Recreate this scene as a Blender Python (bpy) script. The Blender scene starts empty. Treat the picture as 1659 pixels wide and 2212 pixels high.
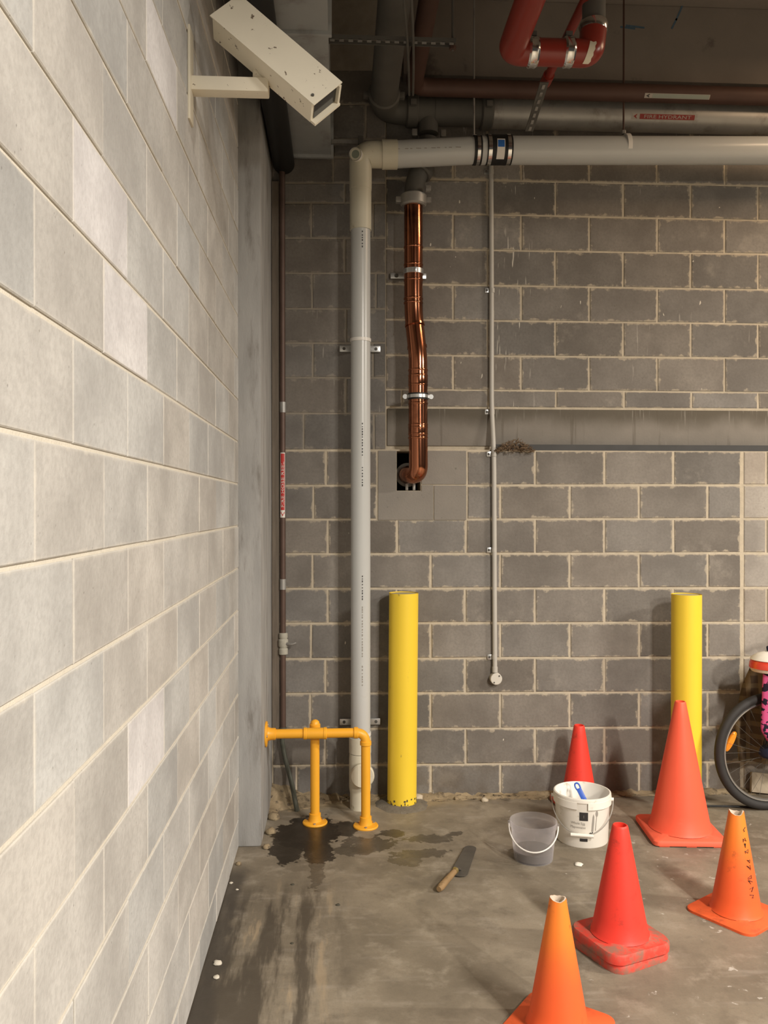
import bpy, bmesh, math, random
from mathutils import Vector, Matrix
random.seed(7)
S = bpy.context.scene
COL = S.collection
PI = math.pi

# ------------------------------------------------------------------ camera
F_PX, W_PX, H_PX = 1789.0, 1659.0, 2212.0
CAM = Vector((0.0, -4.79, 1.687))
YAW, PITCH = math.atan(97.5/F_PX), math.atan(10.0/F_PX)
FWD = Vector((math.sin(YAW)*math.cos(PITCH), math.cos(YAW)*math.cos(PITCH), -math.sin(PITCH)))
RGT = Vector((math.cos(YAW), -math.sin(YAW), 0))
UPV = RGT.cross(FWD)
cd = bpy.data.cameras.new('camera'); cam = bpy.data.objects.new('camera', cd); COL.objects.link(cam)
cd.sensor_fit = 'HORIZONTAL'; cd.sensor_width = 36.0; cd.lens = 36.0*F_PX/W_PX; cd.clip_start = .05
cam.matrix_world = Matrix(((RGT.x, UPV.x, -FWD.x, CAM.x), (RGT.y, UPV.y, -FWD.y, CAM.y), (RGT.z, UPV.z, -FWD.z, CAM.z), (0, 0, 0, 1)))
S.camera = cam
def ray(px, py): return FWD + RGT*((px-W_PX/2)/F_PX) - UPV*((py-H_PX/2)/F_PX)
def onY(px, py, Y): r = ray(px, py); return CAM + r*((Y-CAM.y)/r.y)
def onZ(px, py, Z=0.0): r = ray(px, py); return CAM + r*((Z-CAM.z)/r.z)
def onX(px, py, X): r = ray(px, py); return CAM + r*((X-CAM.x)/r.x)

# ------------------------------------------------------------------ world, lamps, exposure
S.view_settings.view_transform = 'Standard'; S.view_settings.look = 'None'
S.view_settings.exposure = 0.0; S.view_settings.gamma = 1.0; S.view_settings.use_curve_mapping = False
wd = bpy.data.worlds.new('car_park_ambient'); S.world = wd; wd.use_nodes = True
wd.node_tree.nodes['Background'].inputs[0].default_value = (1.0, .93, .84, 1)
wd.node_tree.nodes['Background'].inputs[1].default_value = .045
def lamp(name, loc, target, sx, sy, power, col):
    l = bpy.data.lights.new(name, 'AREA'); l.shape = 'RECTANGLE'; l.size = sx; l.size_y = sy; l.energy = power; l.color = col
    o = bpy.data.objects.new(name, l); COL.objects.link(o); o.location = loc
    o.rotation_euler = (Vector(target)-Vector(loc)).to_track_quat('-Z', 'Y').to_euler()
    return o
lamp('batten_lamp_far', (4.2, -9.5, 4.25), (4.1, -9.3, 0.0), .16, 1.3, 800, (1.0, .92, .81))
lamp('batten_lamp_behind', (2.8, -5.1, 4.0), (2.8, -5.05, 0.0), .16, 1.3, 360, (1.0, .93, .84))
lamp('batten_lamp_aisle', (6.2, -3.2, 3.95), (6.1, -3.2, 0.0), .16, 1.3, 430, (1.0, .92, .80))
lamp('batten_lamp_near_wall', (3.3, -1.0, 4.3), (3.2, -.9, 0.0), 1.2, .14, 34, (1.0, .70, .44))

# ------------------------------------------------------------------ material helpers
def lin(c):
    c = c/255.0
    return c/12.92 if c <= .04045 else ((c+.055)/1.055)**2.4
def rgb(r, g, b): return (lin(r), lin(g), lin(b), 1)
class NT:
    def __init__(s, name):
        s.m = bpy.data.materials.new(name); s.m.use_nodes = True
        s.t = s.m.node_tree; s.b = s.t.nodes['Principled BSDF']; s.out = s.t.nodes['Material Output']
    def n(s, typ, **kw):
        x = s.t.nodes.new(typ)
        for k, v in kw.items(): setattr(x, k, v)
        return x
    def put(s, sock, v):
        if isinstance(v, bpy.types.NodeSocket): s.t.links.new(v, sock)
        else: sock.default_value = v
    def coord(s, kind='Object'): return s.n('ShaderNodeTexCoord').outputs[kind]
    def pos(s): return s.n('ShaderNodeNewGeometry').outputs['Position']
    def mapv(s, v, scale=(1,1,1), loc=(0,0,0), rot=(0,0,0)):
        x = s.n('ShaderNodeMapping'); s.put(x.inputs['Vector'], v); x.inputs['Scale'].default_value = scale
        x.inputs['Location'].default_value = loc; x.inputs['Rotation'].default_value = rot
        return x.outputs[0]
    def noise(s, v, scale, detail=4, rough=.55):
        x = s.n('ShaderNodeTexNoise'); s.put(x.inputs['Vector'], v); x.inputs['Scale'].default_value = scale
        x.inputs['Detail'].default_value = detail; x.inputs['Roughness'].default_value = rough
        return x.outputs['Fac']
    def vor(s, v, scale, feat='F1'):
        x = s.n('ShaderNodeTexVoronoi', feature=feat); s.put(x.inputs['Vector'], v); x.inputs['Scale'].default_value = scale
        return x.outputs[0]
    def math(s, op, a, b=0.0, c=0.0):
        x = s.n('ShaderNodeMath', operation=op)
        for i, v in enumerate((a, b, c)): s.put(x.inputs[i], v)
        return x.outputs[0]
    def rng(s, v, lo, hi, a=0.0, b=1.0):
        x = s.n('ShaderNodeMapRange', interpolation_type='SMOOTHSTEP'); s.put(x.inputs[0], v)
        x.inputs[1].default_value = lo; x.inputs[2].default_value = hi; x.inputs[3].default_value = a; x.inputs[4].default_value = b
        return x.outputs[0]
    def mix(s, f, a, b, mode='MIX'):
        x = s.n('ShaderNodeMix', data_type='RGBA', blend_type=mode)
        s.put(x.inputs[0], f); s.put(x.inputs[6], a); s.put(x.inputs[7], b)
        return x.outputs[2]
    def sep(s, v):
        x = s.n('ShaderNodeSeparateXYZ'); s.put(x.inputs[0], v); return x.outputs
    def bump(s, h, st, d=.01):
        x = s.n('ShaderNodeBump'); s.put(x.inputs['Height'], h); x.inputs['Strength'].default_value = st; x.inputs['Distance'].default_value = d
        s.t.links.new(x.outputs[0], s.b.inputs['Normal'])
    def fin(s, col=None, rough=None, metal=None, spec=None):
        if col is not None: s.put(s.b.inputs['Base Color'], col)
        if rough is not None: s.put(s.b.inputs['Roughness'], rough)
        if metal is not None: s.put(s.b.inputs['Metallic'], metal)
        if spec is not None: s.put(s.b.inputs['Specular IOR Level'], spec)
        return s.m
def sc(c, k): return (min(c[0]*k, 1), min(c[1]*k, 1), min(c[2]*k, 1), 1)
def pm(name, c, rough=.55, metal=0.0, var=.12, scale=9, dirt=None, dirt_lo=.58, dirt_hi=.7, dirt_scale=14, bump=.0, bscale=90, spec=.4, stretch=(1,1,1)):
    s = NT(name); v = s.mapv(s.coord(), stretch)
    col = s.mix(s.noise(v, scale), sc(c, 1-var), sc(c, 1+var))
    if dirt: col = s.mix(s.rng(s.noise(v, dirt_scale, 6, .65), dirt_lo, dirt_hi, 0, .9), col, dirt)
    if bump: s.bump(s.noise(v, bscale, 3), bump, .004)
    return s.fin(col, rough, metal, spec)

MORTAR = (.50, .435, .335, 1)
def block_mat(name, mortar, axis, edge, streaks=False, amt=.85):
    s = NT(name); p = s.pos(); oi = s.n('ShaderNodeObjectInfo'); base = oi.outputs['Color']
    big = s.noise(p, 3.2, 5, .6); fine = s.noise(p, 70, 3, .6)
    col = s.mix(s.rng(big, .3, .7), s.mix(1.0, base, (.80, .79, .78, 1), 'MULTIPLY'), s.mix(1.0, base, (1.13, 1.13, 1.12, 1), 'MULTIPLY'))
    col = s.mix(s.rng(fine, .35, .75, 0, .35), col, s.mix(1.0, base, (.66, .65, .64, 1), 'MULTIPLY'))
    if streaks: col = s.mix(s.rng(s.noise(p, 2.6, 7, .72), .56, .72, 0, .55), col, s.mix(.5, base, (.46, .42, .36, 1)))
    pit = s.rng(s.vor(p, 42), .0, .16, 1, 0); pit = s.math('MULTIPLY', pit, s.rng(s.noise(p, 9, 2), .56, .62))
    col = s.mix(s.math('MULTIPLY', pit, .6), col, s.mix(1.0, base, (.4, .39, .38, 1), 'MULTIPLY'))
    # mortar smeared over the arrises of each block
    g = s.sep(s.coord('Generated')); a = g[0] if axis == 'x' else g[1]
    ea = s.math('MULTIPLY', s.math('MINIMUM', a, s.math('SUBTRACT', 1.0, a)), 2.0)
    ez = s.math('MINIMUM', g[2], s.math('SUBTRACT', 1.0, g[2]))
    e = s.math('MINIMUM', ea, ez)
    e = s.math('SUBTRACT', e, s.math('MULTIPLY', s.rng(s.noise(p, 17, 5, .65), .42, .78), edge))
    sm = s.rng(e, -.025, .04, amt, 0)
    col = s.mix(sm, col, mortar)
    if streaks:
        q = s.mapv(p, (95, 95, 5.5)); st = s.rng(s.noise(q, 1.0, 2), .66, .72); xs = s.sep(p)
        msk = s.math('MULTIPLY', s.rng(s.math('ABSOLUTE', s.math('SUBTRACT', xs[0], 1.02)), .05, .17, 1, 0), s.rng(xs[2], 2.0, 2.05))
        msk2 = s.math('MULTIPLY', s.rng(s.noise(p, 1.4, 2), .52, .6, 0, .45), s.rng(xs[2], 2.0, 2.05))
        col = s.mix(s.math('MULTIPLY', st, s.math('MAXIMUM', msk, msk2)), col, (.55, .52, .46, 1))
        chips = s.rng(s.noise(s.mapv(p, (40, 40, 14)), 1.0, 1), .80, .82)
        col = s.mix(chips, col, (.62, .58, .5, 1))
        damp = s.math('MULTIPLY', s.rng(xs[2], .0, .35, 1, 0), s.rng(s.noise(p, 5, 5), .42, .62))
        col = s.mix(s.math('MULTIPLY', damp, .55), col, (.11, .085, .06, 1))
    s.bump(s.math('ADD', fine, s.math('MULTIPLY', pit, -1.0)), .35, .004)
    return s.fin(col, .88, 0, .2)
M = {}
M['block_grey'] = block_mat('grey_concrete_block', (.44, .385, .30, 1), 'x', .12, True, .75)
M['block_left_bay'] = block_mat('grey_block_smeared', (.30, .27, .225, 1), 'x', .16, True, .6)
M['mortar_grey'] = pm('grey_mortar', (.30, .265, .215, 1), .9, var=.25, scale=18, bump=.4, bscale=160)
M['block_pale'] = block_mat('pale_concrete_block', (.56, .53, .47, 1), 'y', .03)
M['mortar'] = pm('mortar', MORTAR, .9, var=.25, scale=25, bump=.4, bscale=160)
M['mortar_pale'] = pm('pale_mortar', (.58, .54, .46, 1), .9, var=.12, scale=25, bump=.4, bscale=160)
M['concrete'] = pm('pier_concrete', (.33, .325, .315, 1), .85, var=.40, scale=4.5, dirt=(.16, .145, .13, 1), dirt_lo=.5, dirt_hi=.75, dirt_scale=5, bump=.3, stretch=(2.5, 2.5, .5))
M['soffit'] = pm('soffit_concrete', (.22, .19, .165, 1), .9, var=.25, scale=2.5, dirt=(.11, .09, .08, 1), dirt_scale=3, bump=.2)
M['patch'] = pm('cement_render', (.235, .215, .19, 1), .9, var=.16, scale=7, dirt=(.13, .12, .10, 1), dirt_lo=.62, dirt_hi=.7, dirt_scale=26, bump=.35)
def lintel_mat():
    s = NT('stained_lintel'); p = s.pos(); x = s.sep(p)
    base = s.mix(s.noise(p, 5), (.17, .155, .135, 1), (.27, .245, .215, 1))
    top = s.math('ADD', x[2], s.math('MULTIPLY', s.noise(s.mapv(p, (5, 5, 3)), 1.0, 5), -.12))
    base = s.mix(s.rng(top, 2.08, 2.19, 0, .85), base, (.095, .082, .062, 1))
    st = s.rng(s.noise(s.mapv(p, (70, 70, 4)), 1.0, 2), .58, .7)
    base = s.mix(s.math('MULTIPLY', st, s.rng(s.noise(p, 2.2, 1), .45, .6, 0, .6)), base, (.48, .45, .40, 1))
    st2 = s.rng(s.noise(s.mapv(p, (26, 26, 1.5)), 1.0, 3), .6, .72)
    base = s.mix(s.math('MULTIPLY', st2, .5), base, (.10, .085, .065, 1))
    s.bump(s.noise(p, 80), .3, .003)
    return s.fin(base, .85, 0, .25)
M['lintel'] = lintel_mat()

def floor_mat():
    s = NT('stained_concrete_floor'); p = s.pos(); x = s.sep(p)
    big = s.noise(p, 1.7, 6, .62); mid = s.noise(p, 7, 6, .65); fine = s.noise(p, 120, 2)
    col = s.mix(s.rng(big, .3, .72), (.145, .122, .090, 1), (.265, .226, .170, 1))
    col = s.mix(s.rng(mid, .5, .72, 0, .65), col, (.34, .30, .24, 1))
    m2 = s.noise(p, 3.6, 8, .7)
    col = s.mix(s.rng(m2, .52, .70, 0, .6), col, (.115, .095, .07, 1))
    col = s.mix(s.rng(m2, .44, .30, 0, .45), col, (.33, .285, .22, 1))
    col = s.mix(s.rng(mid, .46, .28, 0, .6), col, (.12, .10, .075, 1))
    col = s.mix(s.rng(fine, .5, .8, 0, .3), col, (.11, .095, .075, 1))
    # trowel marks
    tr = s.noise(s.mapv(p, (2.0, 9.0, 1), rot=(0, 0, .35)), 1.6, 4)
    col = s.mix(s.rng(tr, .55, .75, 0, .35), col, (.36, .32, .27, 1))
    # grimy streaks beside the pale block wall
    q = s.noise(s.mapv(p, (9, 1.2, 1)), 1.0, 5, .62)
    near = s.math('MULTIPLY', s.rng(x[0], .12, -.16, 0, 1), s.rng(x[1], -.95, -1.3))
    col = s.mix(s.math('MULTIPLY', s.rng(q, .44, .56), s.math('MULTIPLY', near, .85)), col, (.058, .047, .035, 1))
    col = s.mix(s.math('MULTIPLY', s.rng(q, .43, .34), s.math('MULTIPLY', near, .75)), col, (.36, .28, .185, 1))
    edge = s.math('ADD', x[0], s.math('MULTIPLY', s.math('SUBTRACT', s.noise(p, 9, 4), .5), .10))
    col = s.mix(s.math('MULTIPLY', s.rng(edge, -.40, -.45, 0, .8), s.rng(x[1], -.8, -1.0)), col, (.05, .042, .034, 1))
    # sandy droppings along the back wall
    sand = s.math('ADD', x[1], s.math('MULTIPLY', s.math('SUBTRACT', s.noise(p, 6, 5), .5), .35))
    col = s.mix(s.math('MULTIPLY', s.rng(sand, -.22, -.06, 0, .75), s.rng(x[0], .9, .5)), col, (.34, .265, .155, 1))
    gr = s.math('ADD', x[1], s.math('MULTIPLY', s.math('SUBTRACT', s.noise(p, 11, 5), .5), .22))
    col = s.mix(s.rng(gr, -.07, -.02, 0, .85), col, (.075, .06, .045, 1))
    # white paint and plaster spots
    sp = s.rng(s.noise(p, 15, 4, .6), .65, .70)
    col = s.mix(s.math('MULTIPLY', sp, s.math('MULTIPLY', s.rng(x[0], .7, 1.0), .6)), col, (.60, .57, .52, 1))
    # wet patch
    wob = s.math('SUBTRACT', s.noise(p, 9, 6, .68), .5)
    wob2 = s.math('SUBTRACT', s.noise(p, 24, 4, .6), .5)
    w = None
    for (px, py, rx, ry, k) in WET:
        c = onZ(px, py); ex = onZ(px+rx, py); ey = onZ(px, py+ry)
        ax, ay = abs(ex.x-c.x), abs(ey.y-c.y)
        dx = s.math('DIVIDE', s.math('SUBTRACT', x[0], c.x), ax); dy = s.math('DIVIDE', s.math('SUBTRACT', x[1], c.y), ay)
        d = s.math('SQRT', s.math('ADD', s.math('MULTIPLY', dx, dx), s.math('MULTIPLY', dy, dy)))
        d = s.math('ADD', d, s.math('ADD', s.math('MULTIPLY', wob, 1.2 if k > .8 else 2.6), s.math('MULTIPLY', wob2, .6 if k > .8 else 1.6)))
        f = s.rng(d, 1.03, .93, 0, k)
        w = f if w is None else s.math('MAXIMUM', w, f)
    col = s.mix(w, col, s.mix(1.0, col, (.13, .12, .115, 1), 'MULTIPLY'))
    rough = s.math('SUBTRACT', s.rng(mid, .3, .7, .62, .48), s.math('MULTIPLY', w, .22))
    s.bump(s.math('ADD', s.math('MULTIPLY', mid, .6), s.math('MULTIPLY', fine, .4)), .18, .006)
    return s.fin(col, rough, 0, .4)
WET = [(665, 1800, 72, 40, 1), (622, 1826, 40, 38, .95), (740, 1790, 40, 16, .9), (690, 1840, 34, 26, .95), (684, 1880, 18, 40, .5),
       (800, 1822, 60, 16, .7), (850, 1800, 24, 9, .75), (930, 1812, 50, 9, .6), (905, 1843, 60, 9, .6), (985, 1802, 22, 5, .7), (880, 1862, 34, 11, .5), (760, 1838, 60, 10, .6)]
M['floor'] = floor_mat()

# ------------------------------------------------------------------ mesh helpers
class MB:
    def __init__(s): s.v = []; s.f = []
    def add(s, vs, fs):
        o = len(s.v); s.v += [tuple(v) for v in vs]; s.f += [tuple(i+o for i in f) for f in fs]; return s
    def box(s, c, sz, R=None):
        c = Vector(c); vs = []
        for dx in (-.5, .5):
            for dy in (-.5, .5):
                for dz in (-.5, .5):
                    q = Vector((dx*sz[0], dy*sz[1], dz*sz[2])); q = R @ q if R else q; vs.append(c+q)
        return s.add(vs, [(0, 1, 3, 2), (4, 6, 7, 5), (0, 4, 5, 1), (2, 3, 7, 6), (0, 2, 6, 4), (1, 5, 7, 3)])
    def para(s, p, a, b, c):
        p, a, b, c = map(Vector, (p, a, b, c))
        vs = [p, p+c, p+b, p+b+c, p+a, p+a+c, p+a+b, p+a+b+c]
        return s.add(vs, [(0, 1, 3, 2), (4, 6, 7, 5), (0, 4, 5, 1), (2, 3, 7, 6), (0, 2, 6, 4), (1, 5, 7, 3)])
    def tube(s, pts, r, seg=20, caps=True):
        pts = [Vector(p) for p in pts]; n = len(pts)
        rr = r if isinstance(r, (list, tuple)) else [r]*n
        t = [(pts[min(i+1, n-1)]-pts[max(i-1, 0)]).normalized() for i in range(n)]
        u = t[0].orthogonal().normalized(); vs = []; fs = []
        for i in range(n):
            u = (u - t[i]*u.dot(t[i])).normalized(); w = t[i].cross(u)
            for k in range(seg):
                a = 2*PI*k/seg; vs.append(pts[i] + (u*math.cos(a)+w*math.sin(a))*rr[i])
        for i in range(n-1):
            for k in range(seg):
                k2 = (k+1) % seg; fs.append((i*seg+k, i*seg+k2, (i+1)*seg+k2, (i+1)*seg+k))
        if caps: fs.append(tuple(range(seg-1, -1, -1))); fs.append(tuple((n-1)*seg+k for k in range(seg)))
        return s.add(vs, fs)
    def lathe(s, prof, seg=40, o=(0, 0, 0), a0=0.0, a1=2*PI, R=None, top=None):
        o = Vector(o); full = abs(a1-a0-2*PI) < 1e-6; m = seg if full else seg+1; vs = []; fs = []
        for j, (r, z) in enumerate(prof):
            for k in range(m):
                a = a0+(a1-a0)*k/seg
                zz = z + (top(j, a) if top else 0)
                q = Vector((r*math.cos(a), r*math.sin(a), zz)); vs.append(o + (R @ q if R else q))
        for j in range(len(prof)-1):
            for k in range(seg):
                k2 = (k+1) % m; fs.append((j*m+k, j*m+k2, (j+1)*m+k2, (j+1)*m+k))
        return s.add(vs, fs)
    def build(s, name, mat, parent=None, smooth=True, ang=40, bevel=0.0, origin=None):
        me = bpy.data.meshes.new(name)
        o0 = Vector(origin) if origin is not None else Vector((0, 0, 0))
        me.from_pydata([tuple(Vector(v)-o0) for v in s.v], [], s.f); me.validate()
        bm = bmesh.new(); bm.from_mesh(me); bmesh.ops.recalc_face_normals(bm, faces=bm.faces)
        if bevel:
            bmesh.ops.bevel(bm, geom=[e for e in bm.edges if len(e.link_faces) == 2 and e.calc_face_angle(0) > .6], offset=bevel, segments=2, affect='EDGES', profile=.6)
        bm.to_mesh(me); bm.free()
        if smooth:
            for p in me.polygons: p.use_smooth = True
            me.set_sharp_from_angle(angle=math.radians(ang))
        me.materials.append(M[mat] if isinstance(mat, str) else mat)
        o = bpy.data.objects.new(name, me); COL.objects.link(o); o.location = o0
        if parent is not None:
            o.parent = parent; o.matrix_parent_inverse = Matrix.Identity(4)
            pl = parent_world(parent); o.location = o0 - pl if not ROT.get(parent.name) else o0
        return o
ROT = {}
def parent_world(p):
    v = Vector((0, 0, 0))
    while p is not None: v += p.location; p = p.parent
    return v
def fillet(pts, r, n=7):
    pts = [Vector(p) for p in pts]; out = [pts[0]]
    for i in range(1, len(pts)-1):
        a, b, c = pts[i-1], pts[i], pts[i+1]; d1 = (a-b); d2 = (c-b)
        k = min(r, d1.length*.49, d2.length*.49); p = b+d1.normalized()*k; q = b+d2.normalized()*k
        for j in range(n+1):
            t = j/n; out.append(p*(1-t)**2 + b*2*t*(1-t) + q*t*t)
    return out + [pts[-1]]
def tag(o, label, cat=None, group=None, kind=None):
    o['label'] = label
    if cat: o['category'] = cat
    if group: o['group'] = group
    if kind: o['kind'] = kind
    return o
def thing(name, label, cat, loc, group=None):
    o = bpy.data.objects.new(name, None); COL.objects.link(o); o.location = loc; o.empty_display_size = .05
    return tag(o, label, cat, group)
def text_geo(txt, size):
    cu = bpy.data.curves.new('lettering', 'FONT'); cu.body = txt; cu.size = size; cu.resolution_u = 2
    o = bpy.data.objects.new('lettering', cu); COL.objects.link(o)
    dg = bpy.context.evaluated_depsgraph_get(); dg.update(); me = bpy.data.meshes.new_from_object(o.evaluated_get(dg))
    vs = [v.co.copy() for v in me.vertices]; fs = [tuple(p.vertices) for p in me.polygons]
    bpy.data.objects.remove(o); bpy.data.curves.remove(cu); bpy.data.meshes.remove(me)
    return vs, fs
def lettering(name, txt, length, height, f, mat, parent, start=0.0, base=0.0):
    vs, fs = text_geo(txt, 1.0)
    x0 = min(v.x for v in vs); x1 = max(v.x for v in vs); y0 = min(v.y for v in vs); y1 = max(v.y for v in vs)
    mb = MB(); mb.add([f(start+(v.x-x0)/(x1-x0)*length, base+(v.y-y0)/(y1-y0)*height) for v in vs], fs)
    return mb.build(name, mat, parent, smooth=False)
def patchgrid(f, x0, x1, y0, y1, nx, ny):
    mb = MB(); vs = [f(x0+(x1-x0)*i/nx, y0+(y1-y0)*j/ny) for j in range(ny+1) for i in range(nx+1)]
    fs = [(j*(nx+1)+i, j*(nx+1)+i+1, (j+1)*(nx+1)+i+1, (j+1)*(nx+1)+i) for j in range(ny) for i in range(nx)]
    return mb.add(vs, fs)

# simple materials
M['pvc'] = pm('grey_white_pvc', (.49, .50, .49, 1), .28, var=.05, scale=5, dirt=(.42, .40, .35, 1), dirt_lo=.6, dirt_hi=.8, dirt_scale=5, spec=.5)
M['pvc_cream'] = pm('cream_pvc_fitting', (.60, .57, .46, 1), .4, var=.06, dirt=(.30, .26, .17, 1), dirt_lo=.62, dirt_hi=.75)
M['pvc_ring'] = pm('white_pvc', (.72, .70, .66, 1), .35, var=.05)
M['copper'] = pm('polished_copper', (.42, .165, .09, 1), .15, 1.0, var=.15, scale=7, dirt=(.11, .043, .028, 1), dirt_lo=.46, dirt_hi=.66, dirt_scale=5, stretch=(1, 1, .6))
M['copper_dull'] = pm('dull_brown_copper', (.11, .07, .055, 1), .5, .35, var=.3, scale=12, dirt=(.33, .31, .28, 1), dirt_lo=.70, dirt_hi=.74, dirt_scale=15)
M['verdigris'] = pm('green_brown_copper_tube', (.10, .105, .085, 1), .6, .2, var=.3, scale=12, dirt=(.33, .35, .30, 1), dirt_lo=.62, dirt_hi=.7, dirt_scale=20)
M['galv'] = pm('galvanised_steel', (.36, .35, .33, 1), .48, .55, var=.2, scale=8, dirt=(.20, .18, .16, 1), dirt_lo=.5, dirt_hi=.7, dirt_scale=6)
M['galv_dark'] = pm('dark_dusty_steel', (.10, .095, .085, 1), .7, .2, var=.3, scale=6)
M['zinc'] = pm('bright_zinc', (.62, .63, .63, 1), .3, .85, var=.15, scale=30)
M['steel'] = pm('stainless_band', (.72, .71, .69, 1), .16, 1.0, var=.05)
M['brown_pipe'] = pm('rust_brown_pipe', (.075, .038, .028, 1), .6, .1, var=.25, scale=7)
M['red_pipe'] = pm('red_fire_pipe', (.22, .024, .015, 1), .30, var=.15, scale=7, spec=.5)
M['black'] = pm('black_rubber', (.012, .012, .012, 1), .5, var=.2)
M['hole_shade'] = pm('painted_hole_shade', (.006, .006, .006, 1), .9, var=.1)
M['duct'] = pm('grey_duct_steel', (.34, .355, .36, 1), .55, .15, var=.18, scale=4, dirt=(.20, .19, .18, 1), dirt_lo=.5, dirt_hi=.75, dirt_scale=5)
M['rail'] = pm('orange_yellow_rail_paint', (.84, .40, .03, 1), .38, var=.08, scale=8)
M['yellow'] = pm('yellow_bollard_paint', (.84, .60, .045, 1), .42, var=.07, scale=6, dirt=(.28, .20, .05, 1), dirt_lo=.66, dirt_hi=.72, dirt_scale=17, stretch=(1, 1, .35))
M['scuff'] = pm('dark_scuffed_paint', (.06, .055, .04, 1), .8)
M['conduit'] = pm('grey_white_conduit', (.47, .45, .41, 1), .42, var=.07, scale=7)
M['timber'] = pm('weathered_timber', (.17, .14, .11, 1), .85, var=.4, scale=10, stretch=(6, 6, .6), bump=.4, bscale=30)
M['cam'] = pm('cream_camera_paint', (.74, .69, .57, 1), .5, var=.06, dirt=(.10, .06, .035, 1), dirt_lo=.635, dirt_hi=.67, dirt_scale=34)
M['cam_plain'] = pm('cream_paint', (.66, .61, .49, 1), .5, var=.08)
M['glass_dark'] = pm('dark_lens_window', (.02, .02, .022, 1), .12, var=.1, spec=.7)
M['white_dim'] = pm('dim_white_sticker', (.36, .33, .29, 1), .6, var=.15)  # white sticker copy with overhead dimness put into its colour
M['red_dim'] = pm('dim_red_sticker', (.24, .03, .025, 1), .6, var=.15)  # red ink copy, dimmed the same way for the overhead sticker
M['white'] = pm('white_sticker', (.72, .69, .64, 1), .5, var=.05)
M['red_ink'] = pm('red_sticker_ink', (.46, .035, .03, 1), .5, var=.06)
M['green_ink'] = pm('faded_grey_green_sticker', (.26, .29, .25, 1), .5, var=.1)
M['blue_ink'] = pm('blue_sticker_ink', (.03, .13, .42, 1), .4, var=.05)
M['ink'] = pm('black_print', (.03, .028, .028, 1), .6, var=.05)
M['grey_ink'] = pm('faint_grey_print', (.30, .28, .25, 1), .6, var=.1)
M['cone_coral'] = pm('coral_cone_plastic', (.88, .115, .055, 1), .5, var=.06, scale=5, dirt=(.50, .17, .10, 1), dirt_lo=.6, dirt_hi=.85, dirt_scale=6)
M['cone_red'] = pm('red_cone_plastic', (.80, .048, .030, 1), .5, var=.08, scale=5, dirt=(.36, .035, .022, 1), dirt_lo=.57, dirt_hi=.75, dirt_scale=12)
M['base_red'] = pm('grimy_red_cone_base', (.66, .055, .035, 1), .6, var=.1, dirt=(.22, .14, .10, 1), dirt_lo=.38, dirt_hi=.64, dirt_scale=18)
M['base_coral'] = pm('dusty_coral_cone_base', (.78, .12, .06, 1), .6, var=.1, dirt=(.36, .17, .11, 1), dirt_lo=.5, dirt_hi=.75, dirt_scale=8)
def orange_mat(n, k):
    s = NT(n); g = s.sep(s.coord('Generated')); p = s.coord()
    col = s.mix(s.rng(s.math('ADD', g[2], s.math('MULTIPLY', s.noise(p, 6), .3)), .45, 1.0), (.83*k, .118, .028, 1), (.88*k, .215, .025, 1))
    col = s.mix(s.rng(s.noise(p, 22, 6, .68), .60, .74, 0, .55), col, (.30, .06, .018, 1))
    return s.fin(col, .5, 0, .4)
M['cone_orange'] = orange_mat('faded_orange_cone_plastic', 1.0)
M['base_orange'] = pm('worn_orange_cone_base', (.74, .115, .03, 1), .6, var=.12, dirt=(.34, .07, .025, 1), dirt_lo=.5, dirt_hi=.75, dirt_scale=12)
M['torn'] = pm('torn_pale_plastic', (.62, .52, .42, 1), .8, var=.2, scale=60)
M['bucket'] = pm('white_bucket_plastic', (.82, .79, .72, 1), .4, var=.04, dirt=(.42, .38, .28, 1), dirt_lo=.62, dirt_hi=.75, dirt_scale=14)
M['blue'] = pm('blue_plastic', (.035, .11, .52, 1), .4, var=.08)
M['wire'] = pm('wire_handle', (.55, .53, .49, 1), .35, .7)
M['wood'] = pm('worn_wooden_handle', (.25, .16, .075, 1), .7, var=.25, scale=20, stretch=(1, 1, 1), dirt=(.12, .08, .04, 1), dirt_lo=.5, dirt_hi=.7)
M['trowel'] = pm('grimy_trowel_steel', (.125, .115, .10, 1), .5, .5, var=.25, scale=18, dirt=(.38, .36, .33, 1), dirt_lo=.68, dirt_hi=.74, dirt_scale=18)
M['plaster'] = pm('white_plaster', (.70, .67, .60, 1), .9, var=.12, scale=30)
M['rubble'] = pm('sandy_mortar_rubble', (.27, .21, .13, 1), .95, var=.4, scale=12, dirt=(.09, .07, .05, 1), dirt_lo=.52, dirt_hi=.66, dirt_scale=22, bump=.8, bscale=70)
M['twig'] = pm('dry_brown_twig', (.15, .10, .06, 1), .9, var=.45, scale=40)
M['tyre'] = pm('black_tyre', (.028, .026, .025, 1), .7, var=.25, scale=20)
M['alloy'] = pm('alloy_rim', (.55, .54, .52, 1), .28, .9, var=.08)
M['amber'] = pm('amber_reflector', (.82, .27, .02, 1), .15, var=.15, scale=60)
M['frame_dark'] = pm('dark_bicycle_paint', (.03, .028, .035, 1), .3, var=.1)
def cloth_mat():
    s = NT('brown_plaid_cloth'); u = s.sep(s.coord('Object'))
    a = s.math('FRACT', s.math('MULTIPLY', u[0], 14)); b = s.math('FRACT', s.math('MULTIPLY', u[2], 14))
    col = s.mix(s.rng(a, .6, .65, 0, .6), (.085, .06, .04, 1), (.22, .16, .09, 1))
    col = s.mix(s.rng(b, .6, .65, 0, .5), col, (.20, .15, .085, 1))
    return s.fin(col, .95, 0, .1)
M['plaid'] = cloth_mat()
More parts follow.
